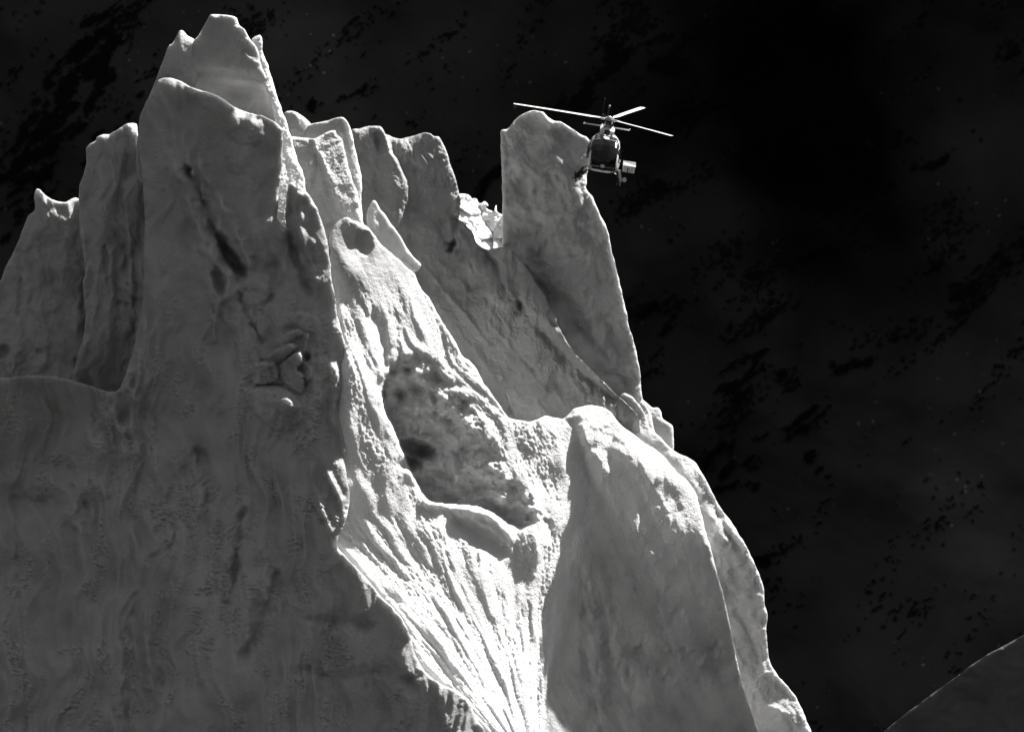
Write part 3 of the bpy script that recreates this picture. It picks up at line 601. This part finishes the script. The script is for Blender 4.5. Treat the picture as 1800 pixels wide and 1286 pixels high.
# ---- the tall slab
relief("ice_slab", [(881, 228), (890, 227), (896, 223), (903, 213), (915, 203), (926, 197), (936, 194), (947, 195), (955, 198), (963, 206), (972, 211), (985, 214), (995, 219), (1008, 228), (1020, 236), (1030, 241), (1037, 248), (1037, 262), (1034, 290), (1031, 318), (1030, 330), (1034, 338), (1041, 346), (1047, 360), (1055, 378), (1064, 395), (1070, 410), (1075, 440), (1082, 465), (1088, 490), (1094, 518), (1101, 545), (1107, 580), (1114, 600), (1120, 625), (1124, 645), (1126, 670), (1128, 690), (1132, 705), (1145, 730), (1150, 800), (950, 800), (860, 520), (884, 470), (883, 440), (882, 400), (883, 350), (882, 300), (880, 250)],
  (0.0, 0.12), [([(881, 300), (900, 300), (930, 380), (905, 440), (882, 440)], -1.0, 0.1, 12), ([(900, 420), (1000, 560), (1130, 640), (1140, 760), (950, 780), (880, 520)], 0.0, 0.5, 20), ([(960, 200), (1036, 245), (1030, 330), (985, 300)], 0.12, 0.15, 14), ([(1040, 520), (1110, 560), (1130, 700), (1080, 640)], -0.1, 0.25, 12)],
  [(1100, 690, 372), (1000, 640, 388), (940, 490, 410), (980, 300, 440), (1090, 560, 375)],
  [('line', [(1000, 560), (1050, 610), (1090, 660), (1110, 700)], 16, 6), ('line', [(925, 480), (950, 510), (978, 552)], 14, 10), ('line', [(960, 210), (975, 216), (990, 216)], 8, -5), ('line', [(985, 570), (1030, 630), (1070, 680)], 12, -5), ('blob', 1060, 600, 22, 60, -20, -7, 1), ('line', [(905, 300), (930, 360), (960, 420)], 24, 5), ('line', [(960, 230), (1000, 330), (1020, 430)], 36, -5), ('line', [(940, 240), (900, 270)], 18, 4),
   ('frost', [(960, 440), (1080, 440), (1110, 600), (1000, 560)], 30, .5)],
  rough_detail(2.6, 13, 101, -0.1, gs=7), famp=1.6, rim=5, thick=34, tw=26, jag=0.9, seed=14, mat=ICE_CLEAR,
  label="tall free-standing ice slab behind the helicopter with a sunlit right edge", category="ice slab", group=G_TOWERS)

# ---- S: sunlit slope, cavity, right spur
S_out = [(520, 1500), (520, 900), (540, 600), (540, 470), (580, 450), (579, 420), (583, 406), (590, 394), (604, 382.5), (610, 382), (618, 386), (632, 391), (644, 398), (652, 405), (660, 415), (667, 427), (678, 436), (690, 447), (706, 461), (718, 472), (730, 483), (733, 492), (742, 510), (752, 520), (766, 545), (780, 570), (795, 592), (806, 612), (815, 628), (826, 634), (838, 650), (850, 672), (870, 700), (885, 722), (895, 734), (915, 738), (930, 741), (945, 737), (958, 731), (975, 734), (990, 735),
  (1000, 727), (1012, 717), (1028, 713), (1045, 712), (1062, 717), (1075, 725), (1085, 740), (1098, 752), (1112, 762), (1130, 776), (1150, 788), (1165, 800), (1178, 815), (1190, 830), (1206, 842), (1218, 858), (1226, 875), (1231, 895), (1236, 915), (1242, 940), (1250, 965), (1256, 990), (1275, 1060), (1300, 1180), (1380, 1500)]
valley = [(1000, 735), (1015, 790), (1030, 850), (1037, 885), (1020, 930), (1005, 975), (998, 1030), (992, 1090), (985, 1150), (968, 1220), (955, 1300), (940, 1500)]
cav = [(717, 617), (700, 632), (684, 652), (673, 680), (672, 700), (678, 725), (694, 757), (710, 797), (727, 838), (742, 862), (756, 879), (784, 884), (812, 886), (838, 889), (868, 901), (885, 914), (898, 922), (918, 926), (940, 922), (960, 921), (955, 900), (945, 880), (918, 861), (888, 834), (868, 801), (852, 767), (836, 730), (820, 700), (804, 684), (785, 660), (767, 644), (745, 624)]
cav_rail = [(717, 612), (745, 620), (770, 640), (806, 680), (824, 700), (840, 730), (856, 767), (872, 801), (892, 834), (922, 861), (950, 880), (962, 905), (962, 925)]
def s_detail(GX, GY, fr):
    xs = np.interp(GY, [380, 520, 640, 760, 900, 1020, 1150, 1290, 1500], [520, 590, 625, 660, 705, 770, 835, 905, 1000])
    xv = np.interp(GY, [380, 640, 740, 880, 1000, 1290, 1500], [760, 850, 1010, 1050, 1010, 960, 930])
    c = (GX - xs) / (xv - xs) * 330                 # flow coordinate: lines converge downwards
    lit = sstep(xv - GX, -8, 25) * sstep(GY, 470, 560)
    w = 9 * fbm(GX / 160, GY / 160, 2, 3) + 3 * perlin(GX / 30, GY / 60, 2)
    rg = sstep(fbm((c + w) / 45, GY / 150, 3, 6, .6), -0.25, 0.3)          # smooth wind-packed patches between torn ones
    a = fbm((c + w) / 60, GY / 170, 3, 5) * 5.5 + (ridged((c + w) / 21, GY / 80, 3, 9) * 1.15 + ridged((c + w) / 8, GY / 26, 3, 19) * 1.2) * (0.15 + 0.85 * rg)
    b = perlin((c + w) / 3.6, GY / 6.0, 4) * 1.3 + ridged((c + w) / 6.0, GY / 12, 2, 14) * 0.9
    m = 0.25 + 0.75 * rg
    cavm = CAVM(GX, GY)
    spur = 1 - lit
    sp = 4 * fbm((GX - 0.42 * GY) / 60, GY / 240, 4, 15, 0.45) + 0.9 * (ridged(GX / 6, GY / 5, 2, 17)) * sstep(fbm(GX / 50, GY / 60, 4, 18, .6), -0.05, 0.2) * sstep(1000 - GY, -150, 50) * 0.5
    cv = 22 * fbm(GX / 44, GY / 38, 4, 23, 0.5) + 8 * ridged(GX / 30, GY / 36, 3, 25)
    d = lit * (a + b * m) * (1 - cavm) + spur * sp * (1 - cavm) + cv * cavm
    return d + 6 * fbm(GX / 120, GY / 120, 2, 33), np.maximum(lit * (1 - cavm), cavm * 0.95)  # sunlit strip and cave are painted paler through the frost value
_cp = smooth_line(cav, True, 6)
def CAVM(GX, GY): return blur(inside_mask(_cp, GX[0], GY[:, 0]).astype(float), 5)
S_left = [(560, 330), (584, 494), (592, 530), (607, 605), (612, 696), (606, 772), (546, 824), (560, 885), (587, 953), (633, 1004), (672, 1050), (711, 1093), (731, 1152), (750, 1183), (812, 1218), (840, 1265), (860, 1295), (960, 1500), (400, 1500), (400, 330)]
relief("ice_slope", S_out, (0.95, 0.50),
  [(S_left, -1.3, 0.3, 2),
   ([(1000, 735), (1015, 790), (1030, 850), (1037, 885), (1020, 930), (1005, 975), (998, 1030), (992, 1090), (985, 1150), (968, 1220), (955, 1300), (940, 1500), (1500, 1500), (1300, 900), (1100, 700)], -0.03, 0.30, 4),
   ([(1010, 960), (1260, 960), (1380, 1500), (945, 1500), (960, 1290), (1000, 1100)], -0.06, 0.02, 24),
   ([(995, 740), (1010, 710), (1080, 718), (1170, 790), (1225, 860), (1170, 840), (1100, 800), (1050, 770)], 0.45, 0.85, 8),
   ([(580, 480), (575, 400), (600, 378), (608, 392), (602, 430), (606, 470), (600, 500)], 0.30, 0.36, 4),
   ([(592, 462), (622, 470), (640, 492), (650, 520), (645, 536), (622, 544), (602, 538), (592, 520)], 0.0, 0.22, 4),
   ([(604, 385), (630, 395), (640, 450), (622, 440), (612, 410)], 0.55, 0.7, 4),
   ([(623, 402), (640, 406), (655, 425), (660, 448), (640, 450), (626, 430)], 0.0, 0.2, 2)],
  [(600, 520, 30), (618, 620, ridgeY(620) + 34), (620, 700, ridgeY(700) + 46), (614, 780, ridgeY(780) + 46), (616, 850, ridgeY(850) + 40), (640, 1000, ridgeY(1000) + 26), (715, 1093, ridgeY(1093) + 26), (790, 1200, ridgeY(1200) + 26), (865, 1290, ridgeY(1290) + 26), (1005, 735, 300), (730, 490, 155)],
  [('ramp', cav, cav_rail, 0.84, 260, 1.2),
   # mound and dish under the cavity
   ('blob', 845, 945, 62, 22, 32, 26, 0.9), ('line', [(750, 884), (800, 892), (850, 902), (885, 925), (900, 950)], 16, -8), ('blob', 940, 950, 30, 40, 0, -8, 1),
   # torn pockets inside the cavity
   ('chunks', [(690, 650), (720, 625), (765, 660), (800, 720), (780, 770), (700, 750), (682, 700)], 34, 16, 21), ('blob', 735, 790, 36, 18, 20, 60, .8), ('blob', 722, 815, 24, 14, 0, 50, .8), ('blob', 715, 655, 16, 8, -30, 12, .8), ('blob', 762, 700, 6, 18, -20, 12, .8), ('blob', 725, 725, 40, 26, 10, -16, 1), ('blob', 755, 745, 34, 18, 0, -16, 1), ('blob', 770, 800, 12, 34, -15, -12, 1), ('blob', 792, 805, 10, 34, -15, -12, 1), ('blob', 755, 820, 12, 24, -10, -12, 1), ('blob', 780, 835, 26, 8, 20, 14, .8), ('blob', 700, 690, 16, 14, 0, 12, 1),
   ('line', [(655, 560), (672, 600), (680, 640)], 18, 7), ('line', [(1008, 740), (1025, 800), (1035, 870), (1020, 920)], 14, 4),
   ('blob', 640, 427, 17, 24, -8, 8, .7),
   ('line', [(1060, 780), (1130, 880), (1180, 980), (1230, 1080)], 50, 5), ('line', [(1050, 1010), (1065, 1080), (1075, 1160), (1110, 1240)], 26, 5), ('line', [(1130, 1150), (1200, 1170), (1260, 1180)], 40, 6), ('line', [(1020, 1000), (1030, 1080), (1035, 1180), (1060, 1290)], 18, 4),
   ('frost', [(1000, 720), (1080, 720), (1230, 860), (1240, 960), (1150, 960), (1040, 840)], 12, .9), ('frost', [(1040, 760), (1220, 900), (1220, 1100), (1080, 900)], 30, .7)],
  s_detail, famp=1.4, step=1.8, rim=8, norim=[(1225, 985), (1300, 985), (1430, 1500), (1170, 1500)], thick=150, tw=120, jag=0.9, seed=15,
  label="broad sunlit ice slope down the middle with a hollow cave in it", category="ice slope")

# ---- right flank plates
relief("ice_plate", [(1100, 1000), (1075, 740), (1091, 694), (1094, 691), (1098, 690), (1107, 694), (1119, 705), (1130, 720), (1137, 736), (1141, 747), (1150, 758), (1162, 770), (1181, 789), (1196, 798), (1210, 804), (1221, 811), (1230, 824), (1236, 834), (1249, 858), (1260, 881), (1270, 897), (1282, 912), (1300, 940), (1312, 960), (1318, 972), (1330, 998), (1342, 1030), (1344, 1060), (1349, 1078), (1347, 1110), (1350, 1140), (1353, 1160), (1358, 1172), (1366, 1185), (1385, 1206), (1400, 1226), (1412, 1250), (1424, 1280), (1450, 1350), (1470, 1500), (1150, 1500)],
  (-0.04, 0.26), [([(1180, 785), (1225, 810), (1262, 885), (1320, 975), (1300, 975), (1235, 870)], 0.5, 0.7, 5), ([(1283, 1120), (1300, 1150), (1345, 1165), (1400, 1225), (1430, 1290), (1380, 1260), (1330, 1190)], 0.32, 0.45, 5), ([(1095, 690), (1140, 745), (1160, 790), (1130, 770), (1118, 730)], 0.4, 0.4, 4)],
  [(1260, 1000, 220), (1300, 1200, 150), (1110, 720, 352), (1220, 830, 300)],
  [('ramp', [(1225, 843), (1240, 858), (1257, 883), (1266, 912), (1262, 914), (1235, 895), (1220, 870)], [(1220, 850), (1235, 895), (1262, 916)], 0.25, 40, 1.5), ('line', [(1276, 915), (1290, 940), (1312, 962), (1330, 1000)], 9, -6), ('line', [(1262, 900), (1280, 940), (1300, 960)], 10, 8), ('line', [(1283, 1124), (1292, 1145), (1304, 1165)], 7, -9), ('line', [(1262, 1120), (1272, 1150), (1282, 1170)], 9, 5), ('line', [(1256, 990), (1290, 1060), (1320, 1120), (1345, 1155)], 20, 8),
   ('frost', [(1180, 785), (1225, 810), (1262, 885), (1320, 975), (1300, 975), (1235, 870)], 4, 1), ('frost', [(1283, 1120), (1300, 1150), (1345, 1165), (1400, 1225), (1430, 1290), (1360, 1240), (1310, 1190)], 4, 1), ('frost', [(1090, 690), (1140, 745), (1160, 790), (1120, 730)], 4, 1)],
  rough_detail(2.0, 10, 111, -0.1, gs=6), rim=7, thick=80, tw=40, jag=0.8, seed=16, mat=ICE_CLEAR,
  label="curved ice plate forming the right outline down to the bottom edge", category="ice plate")
relief("ice_plate", [(1100, 800), (1105, 700), (1112, 689), (1115, 688), (1128, 702), (1136, 707), (1147, 716), (1157, 716), (1163, 726), (1165, 736), (1181, 746), (1183, 755), (1184, 773), (1183, 800), (1180, 840)],
  (0.1, 0.15), [([(1114, 688), (1160, 714), (1168, 740), (1150, 736), (1130, 715)], 0.5, 0.7, 3)], [(1150, 760, 378)], [('frost', [(1110, 680), (1160, 710), (1185, 745), (1150, 740)], 4, 1)],
  rough_detail(1.2, 3, 121, 0.0), rim=6, thick=22, tw=14, jag=0.9, seed=17, mat=ICE_CLEAR, step=1.6,
  label="small notched plate at the foot of the tall slab's right edge", category="ice plate")

# ---- snow ridge in the lower right corner
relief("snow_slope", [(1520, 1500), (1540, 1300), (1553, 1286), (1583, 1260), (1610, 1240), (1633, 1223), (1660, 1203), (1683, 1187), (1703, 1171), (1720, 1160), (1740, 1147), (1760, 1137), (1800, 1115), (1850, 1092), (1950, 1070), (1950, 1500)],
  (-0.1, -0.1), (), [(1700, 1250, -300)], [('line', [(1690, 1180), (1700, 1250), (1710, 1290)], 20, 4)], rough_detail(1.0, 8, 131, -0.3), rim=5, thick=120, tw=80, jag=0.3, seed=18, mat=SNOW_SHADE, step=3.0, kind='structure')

# ---------------------------------------------------------------- helicopter
def flat_mat(name, col, rough=0.4, metal=0.0, spec=0.5, coat=0.0):
    m, nt, b = nodes_of(name)
    tc = nt.nodes.new('ShaderNodeTexCoord')
    n = noise_node(nt, tc.outputs['Object'], 3.0, 5)
    c = ramp_node(nt, n, [(0.3, col * 0.85), (0.7, min(1, col * 1.05))])
    nt.links.new(c, b.inputs['Base Color']); b.inputs['Roughness'].default_value = rough
    b.inputs['Metallic'].default_value = metal; b.inputs['Specular IOR Level'].default_value = spec; b.inputs['Coat Weight'].default_value = coat
    return m
M_WHITE = flat_mat("white_paint", 0.75, 0.25, coat=0.5); M_DARK = flat_mat("dark_metal", 0.03, 0.4, 0.3)
M_STEEL = flat_mat("bare_metal", 0.45, 0.3, 0.8); M_GLASS = flat_mat("tinted_glass", 0.005, 0.12, 0, 0.25, 0.15)
M_BLADE = flat_mat("blade_paint", 0.6, 0.35); M_LAMP = flat_mat("lamp_lens", 0.9, 0.1, 0.6)
class MB:
    def __init__(s): s.v = []; s.f = []
    def add(s, V, F):
        k = len(s.v); s.v += [tuple(x) for x in V]; s.f += [tuple(i + k for i in f) for f in F]; return s
    def box(s, c, d, bev=0.0, R=None):
        b = min(bev, min(d) * 0.45)
        import itertools
        pts = []
        hx, hy, hz = d[0] / 2, d[1] / 2, d[2] / 2
        rings = [(-hz, b), (-hz + b, 0), (hz - b, 0), (hz, b)] if b > 0 else [(-hz, 0), (hz, 0)]
        for z, ins in rings:
            x, y = hx - ins, hy - ins; cc = b if b > 0 else 0
            r = [(x, y - cc), (x - cc, y), (-x + cc, y), (-x, y - cc), (-x, -y + cc), (-x + cc, -y), (x - cc, -y), (x, -y + cc)] if b > 0 else [(x, y), (-x, y), (-x, -y), (x, -y)]
            pts.append([(p[0], p[1], z) for p in r])
        n = len(pts[0]); V = [Vector(p) for r in pts for p in r]
        if R is not None: V = [R @ p for p in V]
        V = [p + Vector(c) for p in V]
        F = [tuple(range(n))[::-1], tuple(range((len(pts) - 1) * n, len(pts) * n))]
        for k in range(len(pts) - 1):
            for i in range(n): F.append((k * n + i, k * n + (i + 1) % n, (k + 1) * n + (i + 1) % n, (k + 1) * n + i))
        return s.add(V, F)
    def tube(s, pts, r, n=10):
        pts = [Vector(p) for p in pts]; rr = r if isinstance(r, (list, tuple)) else [r] * len(pts)
        V = []; F = []
        up = Vector((0, 0, 1))
        for i, p in enumerate(pts):
            d = (pts[min(i + 1, len(pts) - 1)] - pts[max(i - 1, 0)]).normalized()
            a = d.cross(up) if abs(d.dot(up)) < 0.95 else d.cross(Vector((1, 0, 0))); a.normalize(); b_ = d.cross(a)
            for k in range(n):
                t = 2 * math.pi * k / n; V.append(p + (a * math.cos(t) + b_ * math.sin(t)) * rr[i])
        for i in range(len(pts) - 1):
            for k in range(n): F.append((i * n + k, i * n + (k + 1) % n, (i + 1) * n + (k + 1) % n, (i + 1) * n + k))
        F.append(tuple(range(n))[::-1]); F.append(tuple(range((len(pts) - 1) * n, len(pts) * n)))
        return s.add(V, F)
    def ball(s, c, r, sc=(1, 1, 1), n=12):
        V = []; F = []
        for i in range(n + 1):
            ph = math.pi * i / n
            for k in range(n): V.append((c[0] + r * sc[0] * math.sin(ph) * math.cos(2 * math.pi * k / n), c[1] + r * sc[1] * math.sin(ph) * math.sin(2 * math.pi * k / n), c[2] + r * sc[2] * math.cos(ph)))
        for i in range(n):
            for k in range(n): F.append((i * n + k, (i + 1) * n + k, (i + 1) * n + (k + 1) % n, i * n + (k + 1) % n))
        return s.add(V, F)
    def build(s, name, mat, parent=None, smooth=True, **props):
        me = bpy.data.meshes.new(name); me.from_pydata(s.v, [], s.f); me.update()
        import bmesh
        bm = bmesh.new(); bm.from_mesh(me); bmesh.ops.remove_doubles(bm, verts=bm.verts, dist=1e-5); bmesh.ops.recalc_face_normals(bm, faces=bm.faces)
        for f in bm.faces: f.smooth = smooth
        if smooth:
            for e in bm.edges:
                if len(e.link_faces) == 2 and e.calc_face_angle(0) > math.radians(38): e.smooth = False
        bm.to_mesh(me); bm.free()
        me.materials.append(mat)
        return link(bpy.data.objects.new(name, me), parent, **props)

# x forward, y left, z up (metres), origin in the cabin
heli = bpy.data.objects.new("helicopter", None)
link(heli, label="white helicopter with tinted windshield hovering in front of the tall slab", category="helicopter")
# cabin sections: x, half width, z bottom, z top, squareness
SEC = [(2.42, .10, -.50, -.34, 2.0), (2.38, .34, -.62, -.16, 2.2), (2.22, .60, -.74, .08, 2.8), (1.95, .77, -.83, .34, 3.4), (1.6, .87, -.88, .60, 4.0), (1.2, .92, -.90, .80, 4.3), (.8, .935, -.90, .90, 4.2),
       (.3, .935, -.90, .93, 3.3), (-.4, .93, -.90, .93, 3.2), (-1.0, .88, -.86, .92, 3.0), (-1.6, .70, -.66, .86, 2.8), (-2.3, .46, -.30, .74, 2.4), (-3.0, .28, .04, .62, 2.0)]
NV = 48
def sec_pt(x, w, zb, zt, e, th):
    c, s_ = math.cos(th), math.sin(th)
    yy = w * math.copysign(abs(c) ** (2 / e), c); zz = (zt + zb) / 2 + (zt - zb) / 2 * math.copysign(abs(s_) ** (2 / e), s_)
    yy *= 1.0 - 0.17 * max(0, (zz - 0.1)) / 0.8          # cabin narrows to the roof
    return Vector((x, yy, zz))
def interp_sec(x):
    xs = [a[0] for a in SEC][::-1]
    return tuple([x] + [float(np.interp(x, xs, [a[k] for a in SEC][::-1])) for k in range(1, 5)])
XS = [2.42, 2.40, 2.36, 2.30, 2.2, 2.08, 1.95, 1.8, 1.6, 1.4, 1.2, 1.0, .8, .55, .3, 0, -.4, -.7, -1.0, -1.3, -1.6, -2.0, -2.3, -2.7, -3.0]
rings = [[sec_pt(*interp_sec(x), 2 * math.pi * k / NV) for k in range(NV)] for x in XS]
body = MB(); V = [p for r in rings for p in r]; F = []
for i in range(len(XS) - 1):
    for k in range(NV): F.append((i * NV + k, i * NV + (k + 1) % NV, (i + 1) * NV + (k + 1) % NV, (i + 1) * NV + k))
F.append(tuple(range(NV))); F.append(tuple(range((len(XS) - 1) * NV, len(XS) * NV))[::-1])
body.add(V, F); bo = body.build("body", M_WHITE, heli)
def skin_patch(name, test, mat, off, parent, th=0.02):
    """panel lying on the cabin skin, a little proud of it, with its own thickness"""
    m = MB(); XF = np.linspace(2.415, -1.5, 120); NF = 144
    R = [[sec_pt(*interp_sec(x), 2 * math.pi * k / NF) for k in range(NF)] for x in XF]
    for i in range(len(XF) - 1):
        for k in range(NF):
            q = [R[i][k], R[i][(k + 1) % NF], R[i + 1][(k + 1) % NF], R[i + 1][k]]
            c = (q[0] + q[2]) / 2
            if not test(c): continue
            n = (q[2] - q[0]).cross(q[3] - q[1]); 
            if n.length < 1e-9: continue
            n.normalize()
            if n.dot(c - Vector((min(c.x, 1.2), 0, -0.1))) < 0: n = -n
            o_ = [p + (Vector((p.x - min(p.x, 1.2) * 1.0, p.y, p.z + .1)).normalized()) * off for p in q]
            m.add(o_, [(0, 1, 2, 3)])
    ob = m.build(name, mat, parent)
    sol = ob.modifiers.new("thickness", 'SOLIDIFY'); sol.thickness = th; sol.offset = 0
    return ob
def ws(c):   # the one wide windshield seen from the front
    edge = 0.80 - 0.09 * max(0, c.z)
    lim = np.interp(c.x, [0.95, 1.3, 2.0, 2.42], [0.74, 0.78, 0.70, 0.6])
    return c.x > 1.03 and abs(c.y) < lim * (1 - .08 * max(0, c.z)) and c.z > -0.66 and not (-0.03 < c.z + .44 + .05 * abs(c.y) < 0.005)
wsh = skin_patch("windshield", ws, M_GLASS, 0.012, heli)
MB().tube([(2.16, -.30, -.12), (2.25, 0, -.14), (2.17, .36, -.20)], .035, 8).build("dash_reflection", M_LAMP, wsh)  # pale bar standing in for the dashboard's reflection in the glass
for sgn in (-1, 1):
    skin_patch("roof_window", lambda c: 0.25 < c.x < 0.95 and 0.14 < c.y * sgn < 0.62 and c.z > 0.7, M_GLASS, 0.012, heli)
    skin_patch("side_window", lambda c: 0.25 < c.x < 1.75 and c.y * sgn > 0.55 and -0.22 < c.z < 0.62 - 0.28 * max(0, c.x - 0.9), M_GLASS, 0.012, heli)
    skin_patch("rear_side_window", lambda c: -0.75 < c.x < 0.15 and c.y * sgn > 0.55 and -0.18 < c.z < 0.6, M_GLASS, 0.012, heli)
# no crew or console inside; the dashboard's reflection is painted as a pale strip
cow = MB().box((-0.75, 0, 1.10), (1.9, 0.80, 0.50), 0.14).build("cowling", M_WHITE, heli)
MB().box((0.205, 0, 1.12), (0.03, 0.30, 0.26), 0.01).build("air_intake", M_DARK, cow)
MB().box((-1.75, 0, 1.02), (1.3, 0.62, 0.42), 0.14).build("engine_housing", M_WHITE, heli)
ex = MB().tube([(-2.3, .1, 1.1), (-2.7, .14, 1.2)], .15).build("exhaust_pipe", M_DARK, heli)
for sgn in (-1, 1): MB().ball((0.42, 0.13 * sgn, 0.955), 0.09, (1.3, 1, .6)).build("roof_light", M_LAMP, heli)
# mast and hub, leaning with the disc
MB().tube([(-.15, 0, 1.3), (-.12, 0, 1.62), (-.1, 0, 1.78)], [.20, .13, .09], 14).build("rotor_mast", M_STEEL, heli)
sw = MB().tube([(-.13, 0, 1.52), (-.13, 0, 1.58)], .27, 18)
for a in range(3):
    t = math.radians(a * 120 + 30); sw.tube([(-.13 + .25 * math.cos(t), .25 * math.sin(t), 1.55), (-.1 + .22 * math.cos(t), .22 * math.sin(t), 1.76)], .025, 6)
for a in (-1, 1): sw.tube([(-.05, .17 * a, 1.33), (-.1, .27 * a, 1.55)], .035, 6)
sw.box((-.12, 0, 1.66), (.30, .36, .10), .03)
sw.build("swashplate", M_DARK, heli)
HUB = Vector((-.1, 0, 1.80)); hub = MB().tube([HUB + Vector((0, 0, -.06)), HUB + Vector((0, 0, .08))], .24, 20)
hub.ball(HUB + Vector((0, 0, .10)), .14, (1, 1, .6)); 
AZ = [-95 + 0, -95 + 120, -95 + 240]
AZ = [20, 140, 260]
def azv(a): return Vector((math.cos(math.radians(a)), math.sin(math.radians(a)), 0))
BL = [math.radians(v) for v in (160, 280, 40)]
for t in BL: 
    d = Vector((math.cos(t), math.sin(t), 0)); hub.box(HUB + d * .34, (.42, .20, .10), .03, Matrix.Rotation(t, 3, 'Z'))
ho = hub.build("rotor_hub", M_STEEL, heli)
cone = math.radians(3.0)
for t in BL:
    d = Vector((math.cos(t), math.sin(t), 0)); pz = Vector((0, 0, 1)); tr = Vector((-math.sin(t), math.cos(t), 0))
    V = []; F = []
    st = [(.45, .06, .05), (.75, .07, .05), (1.1, .175, .03), (2.0, .175, .022), (3.5, .175, .02), (5.1, .175, .016), (5.3, .15, .012), (5.36, .08, .008)]
    prof = [(-1, 0), (-.7, .75), (-.2, 1), (.5, .5), (1, 0), (.5, -.35), (-.2, -.6), (-.7, -.5)]
    for r, hc, ht in st:
        droop = -0.006 * r * r
        tw_ = math.radians(-5 + 0.8 * r)
        for a, b_ in prof:
            y = a * hc; z = b_ * ht
            V.append(HUB + d * r * math.cos(cone) + pz * (r * math.sin(cone) + droop * 0.4) + tr * (y * math.cos(tw_) - z * math.sin(tw_)) + pz * (y * math.sin(tw_) + z * math.cos(tw_)))
    n = len(prof)
    for i in range(len(st) - 1):
        for k in range(n): F.append((i * n + k, i * n + (k + 1) % n, (i + 1) * n + (k + 1) % n, (i + 1) * n + k))
    F.append(tuple(range(n))); F.append(tuple(range((len(st) - 1) * n, len(st) * n)))
    MB().add(V, F).build("rotor_blade", M_BLADE, heli)
# tail
MB().tube([(-2.6, 0, .40), (-4.5, 0, .46), (-6.6, 0, .52), (-7.4, 0, .54)], [.30, .22, .15, .12], 16).build("tail_boom", M_WHITE, heli)
fin = MB()
for (x0, x1, z0, z1) in ((-7.5, -6.9, .5, 1.42), (-7.4, -6.9, .45, -.55)):
    V = [(x0 - .1, -.04, z1), (x0 + .3, -.04, z1), (x1 + .1, -.06, z0), (x0, -.06, z0), (x0 - .1, .04, z1), (x0 + .3, .04, z1), (x1 + .1, .06, z0), (x0, .06, z0)]
    fin.add(V, [(0, 1, 2, 3), (7, 6, 5, 4), (0, 4, 5, 1), (1, 5, 6, 2), (2, 6, 7, 3), (3, 7, 4, 0)])
fo = fin.build("tail_fin", M_DARK, heli, smooth=False); MB().ball((-7.4, 0, 1.48), .06).build("beacon", M_LAMP, fo)
stb = MB().box((-6.0, 0, .50), (.38, 2.5, .05), .02).build("stabilizer", M_DARK, heli)
for sgn in (-1, 1): MB().ball((-6.0, 1.27 * sgn, .52), .055).build("position_light", M_LAMP, stb)
trt = MB().tube([(-7.2, -.12, .95), (-7.2, -.34, .95)], .05, 8)
trt.box((-7.2, -.32, .95), (.14, .03, 1.9), .01, Matrix.Rotation(math.radians(0), 3, 'Y')); trt.build("tail_rotor", M_DARK, heli)
MB().tube([(-.1, 0, 1.88), (-.1, 0, 1.95)], .09, 12).build("mast_cap", M_STEEL, heli)
# landing gear
for x in (.95, -.75):
    MB().tube([(x, -1.10, -1.42), (x, -1.04, -1.28), (x, -.82, -1.0), (x, -.55, -.90), (x, 0, -.88), (x, .55, -.90), (x, .82, -1.0), (x, 1.04, -1.28), (x, 1.10, -1.42)], .045, 8).build("cross_tube", M_DARK, heli)
for sgn in (-1, 1):
    sk = MB().tube([(2.05, 1.1 * sgn, -1.18), (1.85, 1.1 * sgn, -1.38), (1.6, 1.1 * sgn, -1.45), (-1.6, 1.1 * sgn, -1.45)], .05, 8).build("skid", M_DARK, heli)
    MB().box((.4, 1.02 * sgn, -1.10), (1.0, .16, .03), .01).build("step", M_DARK, sk)
    MB().tube([(.95, .95 * sgn, -.72), (.95, 1.12 * sgn, -1.36)], .07, 8).build("strut_fairing", M_WHITE, heli)
# camera gear on its right skid, cargo box and search light on its left side
rig = MB().ball((1.2, -1.28, -1.30), .17, (1, 1, 1)).box((1.2, -1.12, -1.12), (.28, .30, .22), .05).tube([(1.2, -1.0, -.80), (1.2, -1.34, -1.42)], .06, 8).tube([(1.35, -.95, -1.33), (1.35, -1.55, -1.47)], .035, 8).tube([(1.3, -1.42, -1.1), (1.3, -1.30, -1.62)], .04, 8)
rig.build("camera_mount", M_DARK, heli)
ba = MB().box((.1, 1.46, -.62), (1.7, .66, .34), .03).build("cargo_basket", M_WHITE, heli)
MB().box((.1, 1.46, -.44), (1.66, .70, .035), .01).build("lid", M_LAMP, ba)
MB().box((.965, 1.40, -.66), (.02, .05, .24), .005).build("latch", M_DARK, ba)
for x in (.1, .7): MB().tube([(x, .9, -.86), (x, 1.7, -.84)], .03, 6).build("basket_arm", M_DARK, heli)
MB().tube([(.95, 1.3, -1.18), (1.15, 1.3, -1.18)], [.12, .13], 14).build("search_light", M_LAMP, heli)
MB().tube([(1.0, .95, -1.55), (1.0, .98, -1.30)], .05, 8).build("skid_bracket", M_DARK, heli)
# place: nose to the viewer, nose down, banked to the picture's right
pitch = math.radians(11); roll = math.radians(8.5)
A = Matrix(((0, 1, 0), (-1, 0, 0), (0, 0, 1)))            # local x -> -Y, local y -> +X
Rp = Matrix.Rotation(pitch, 3, 'X')                         # nose down towards the viewer
Rr = Matrix.Rotation(roll, 3, 'Y')
Mx = (Rr @ Rp @ A).to_4x4()
pos = P(1062, 267, -70)
heli.matrix_world = Matrix.Translation(Vector(pos.tolist())) @ Mx
print("total script time", time.time() - T0)
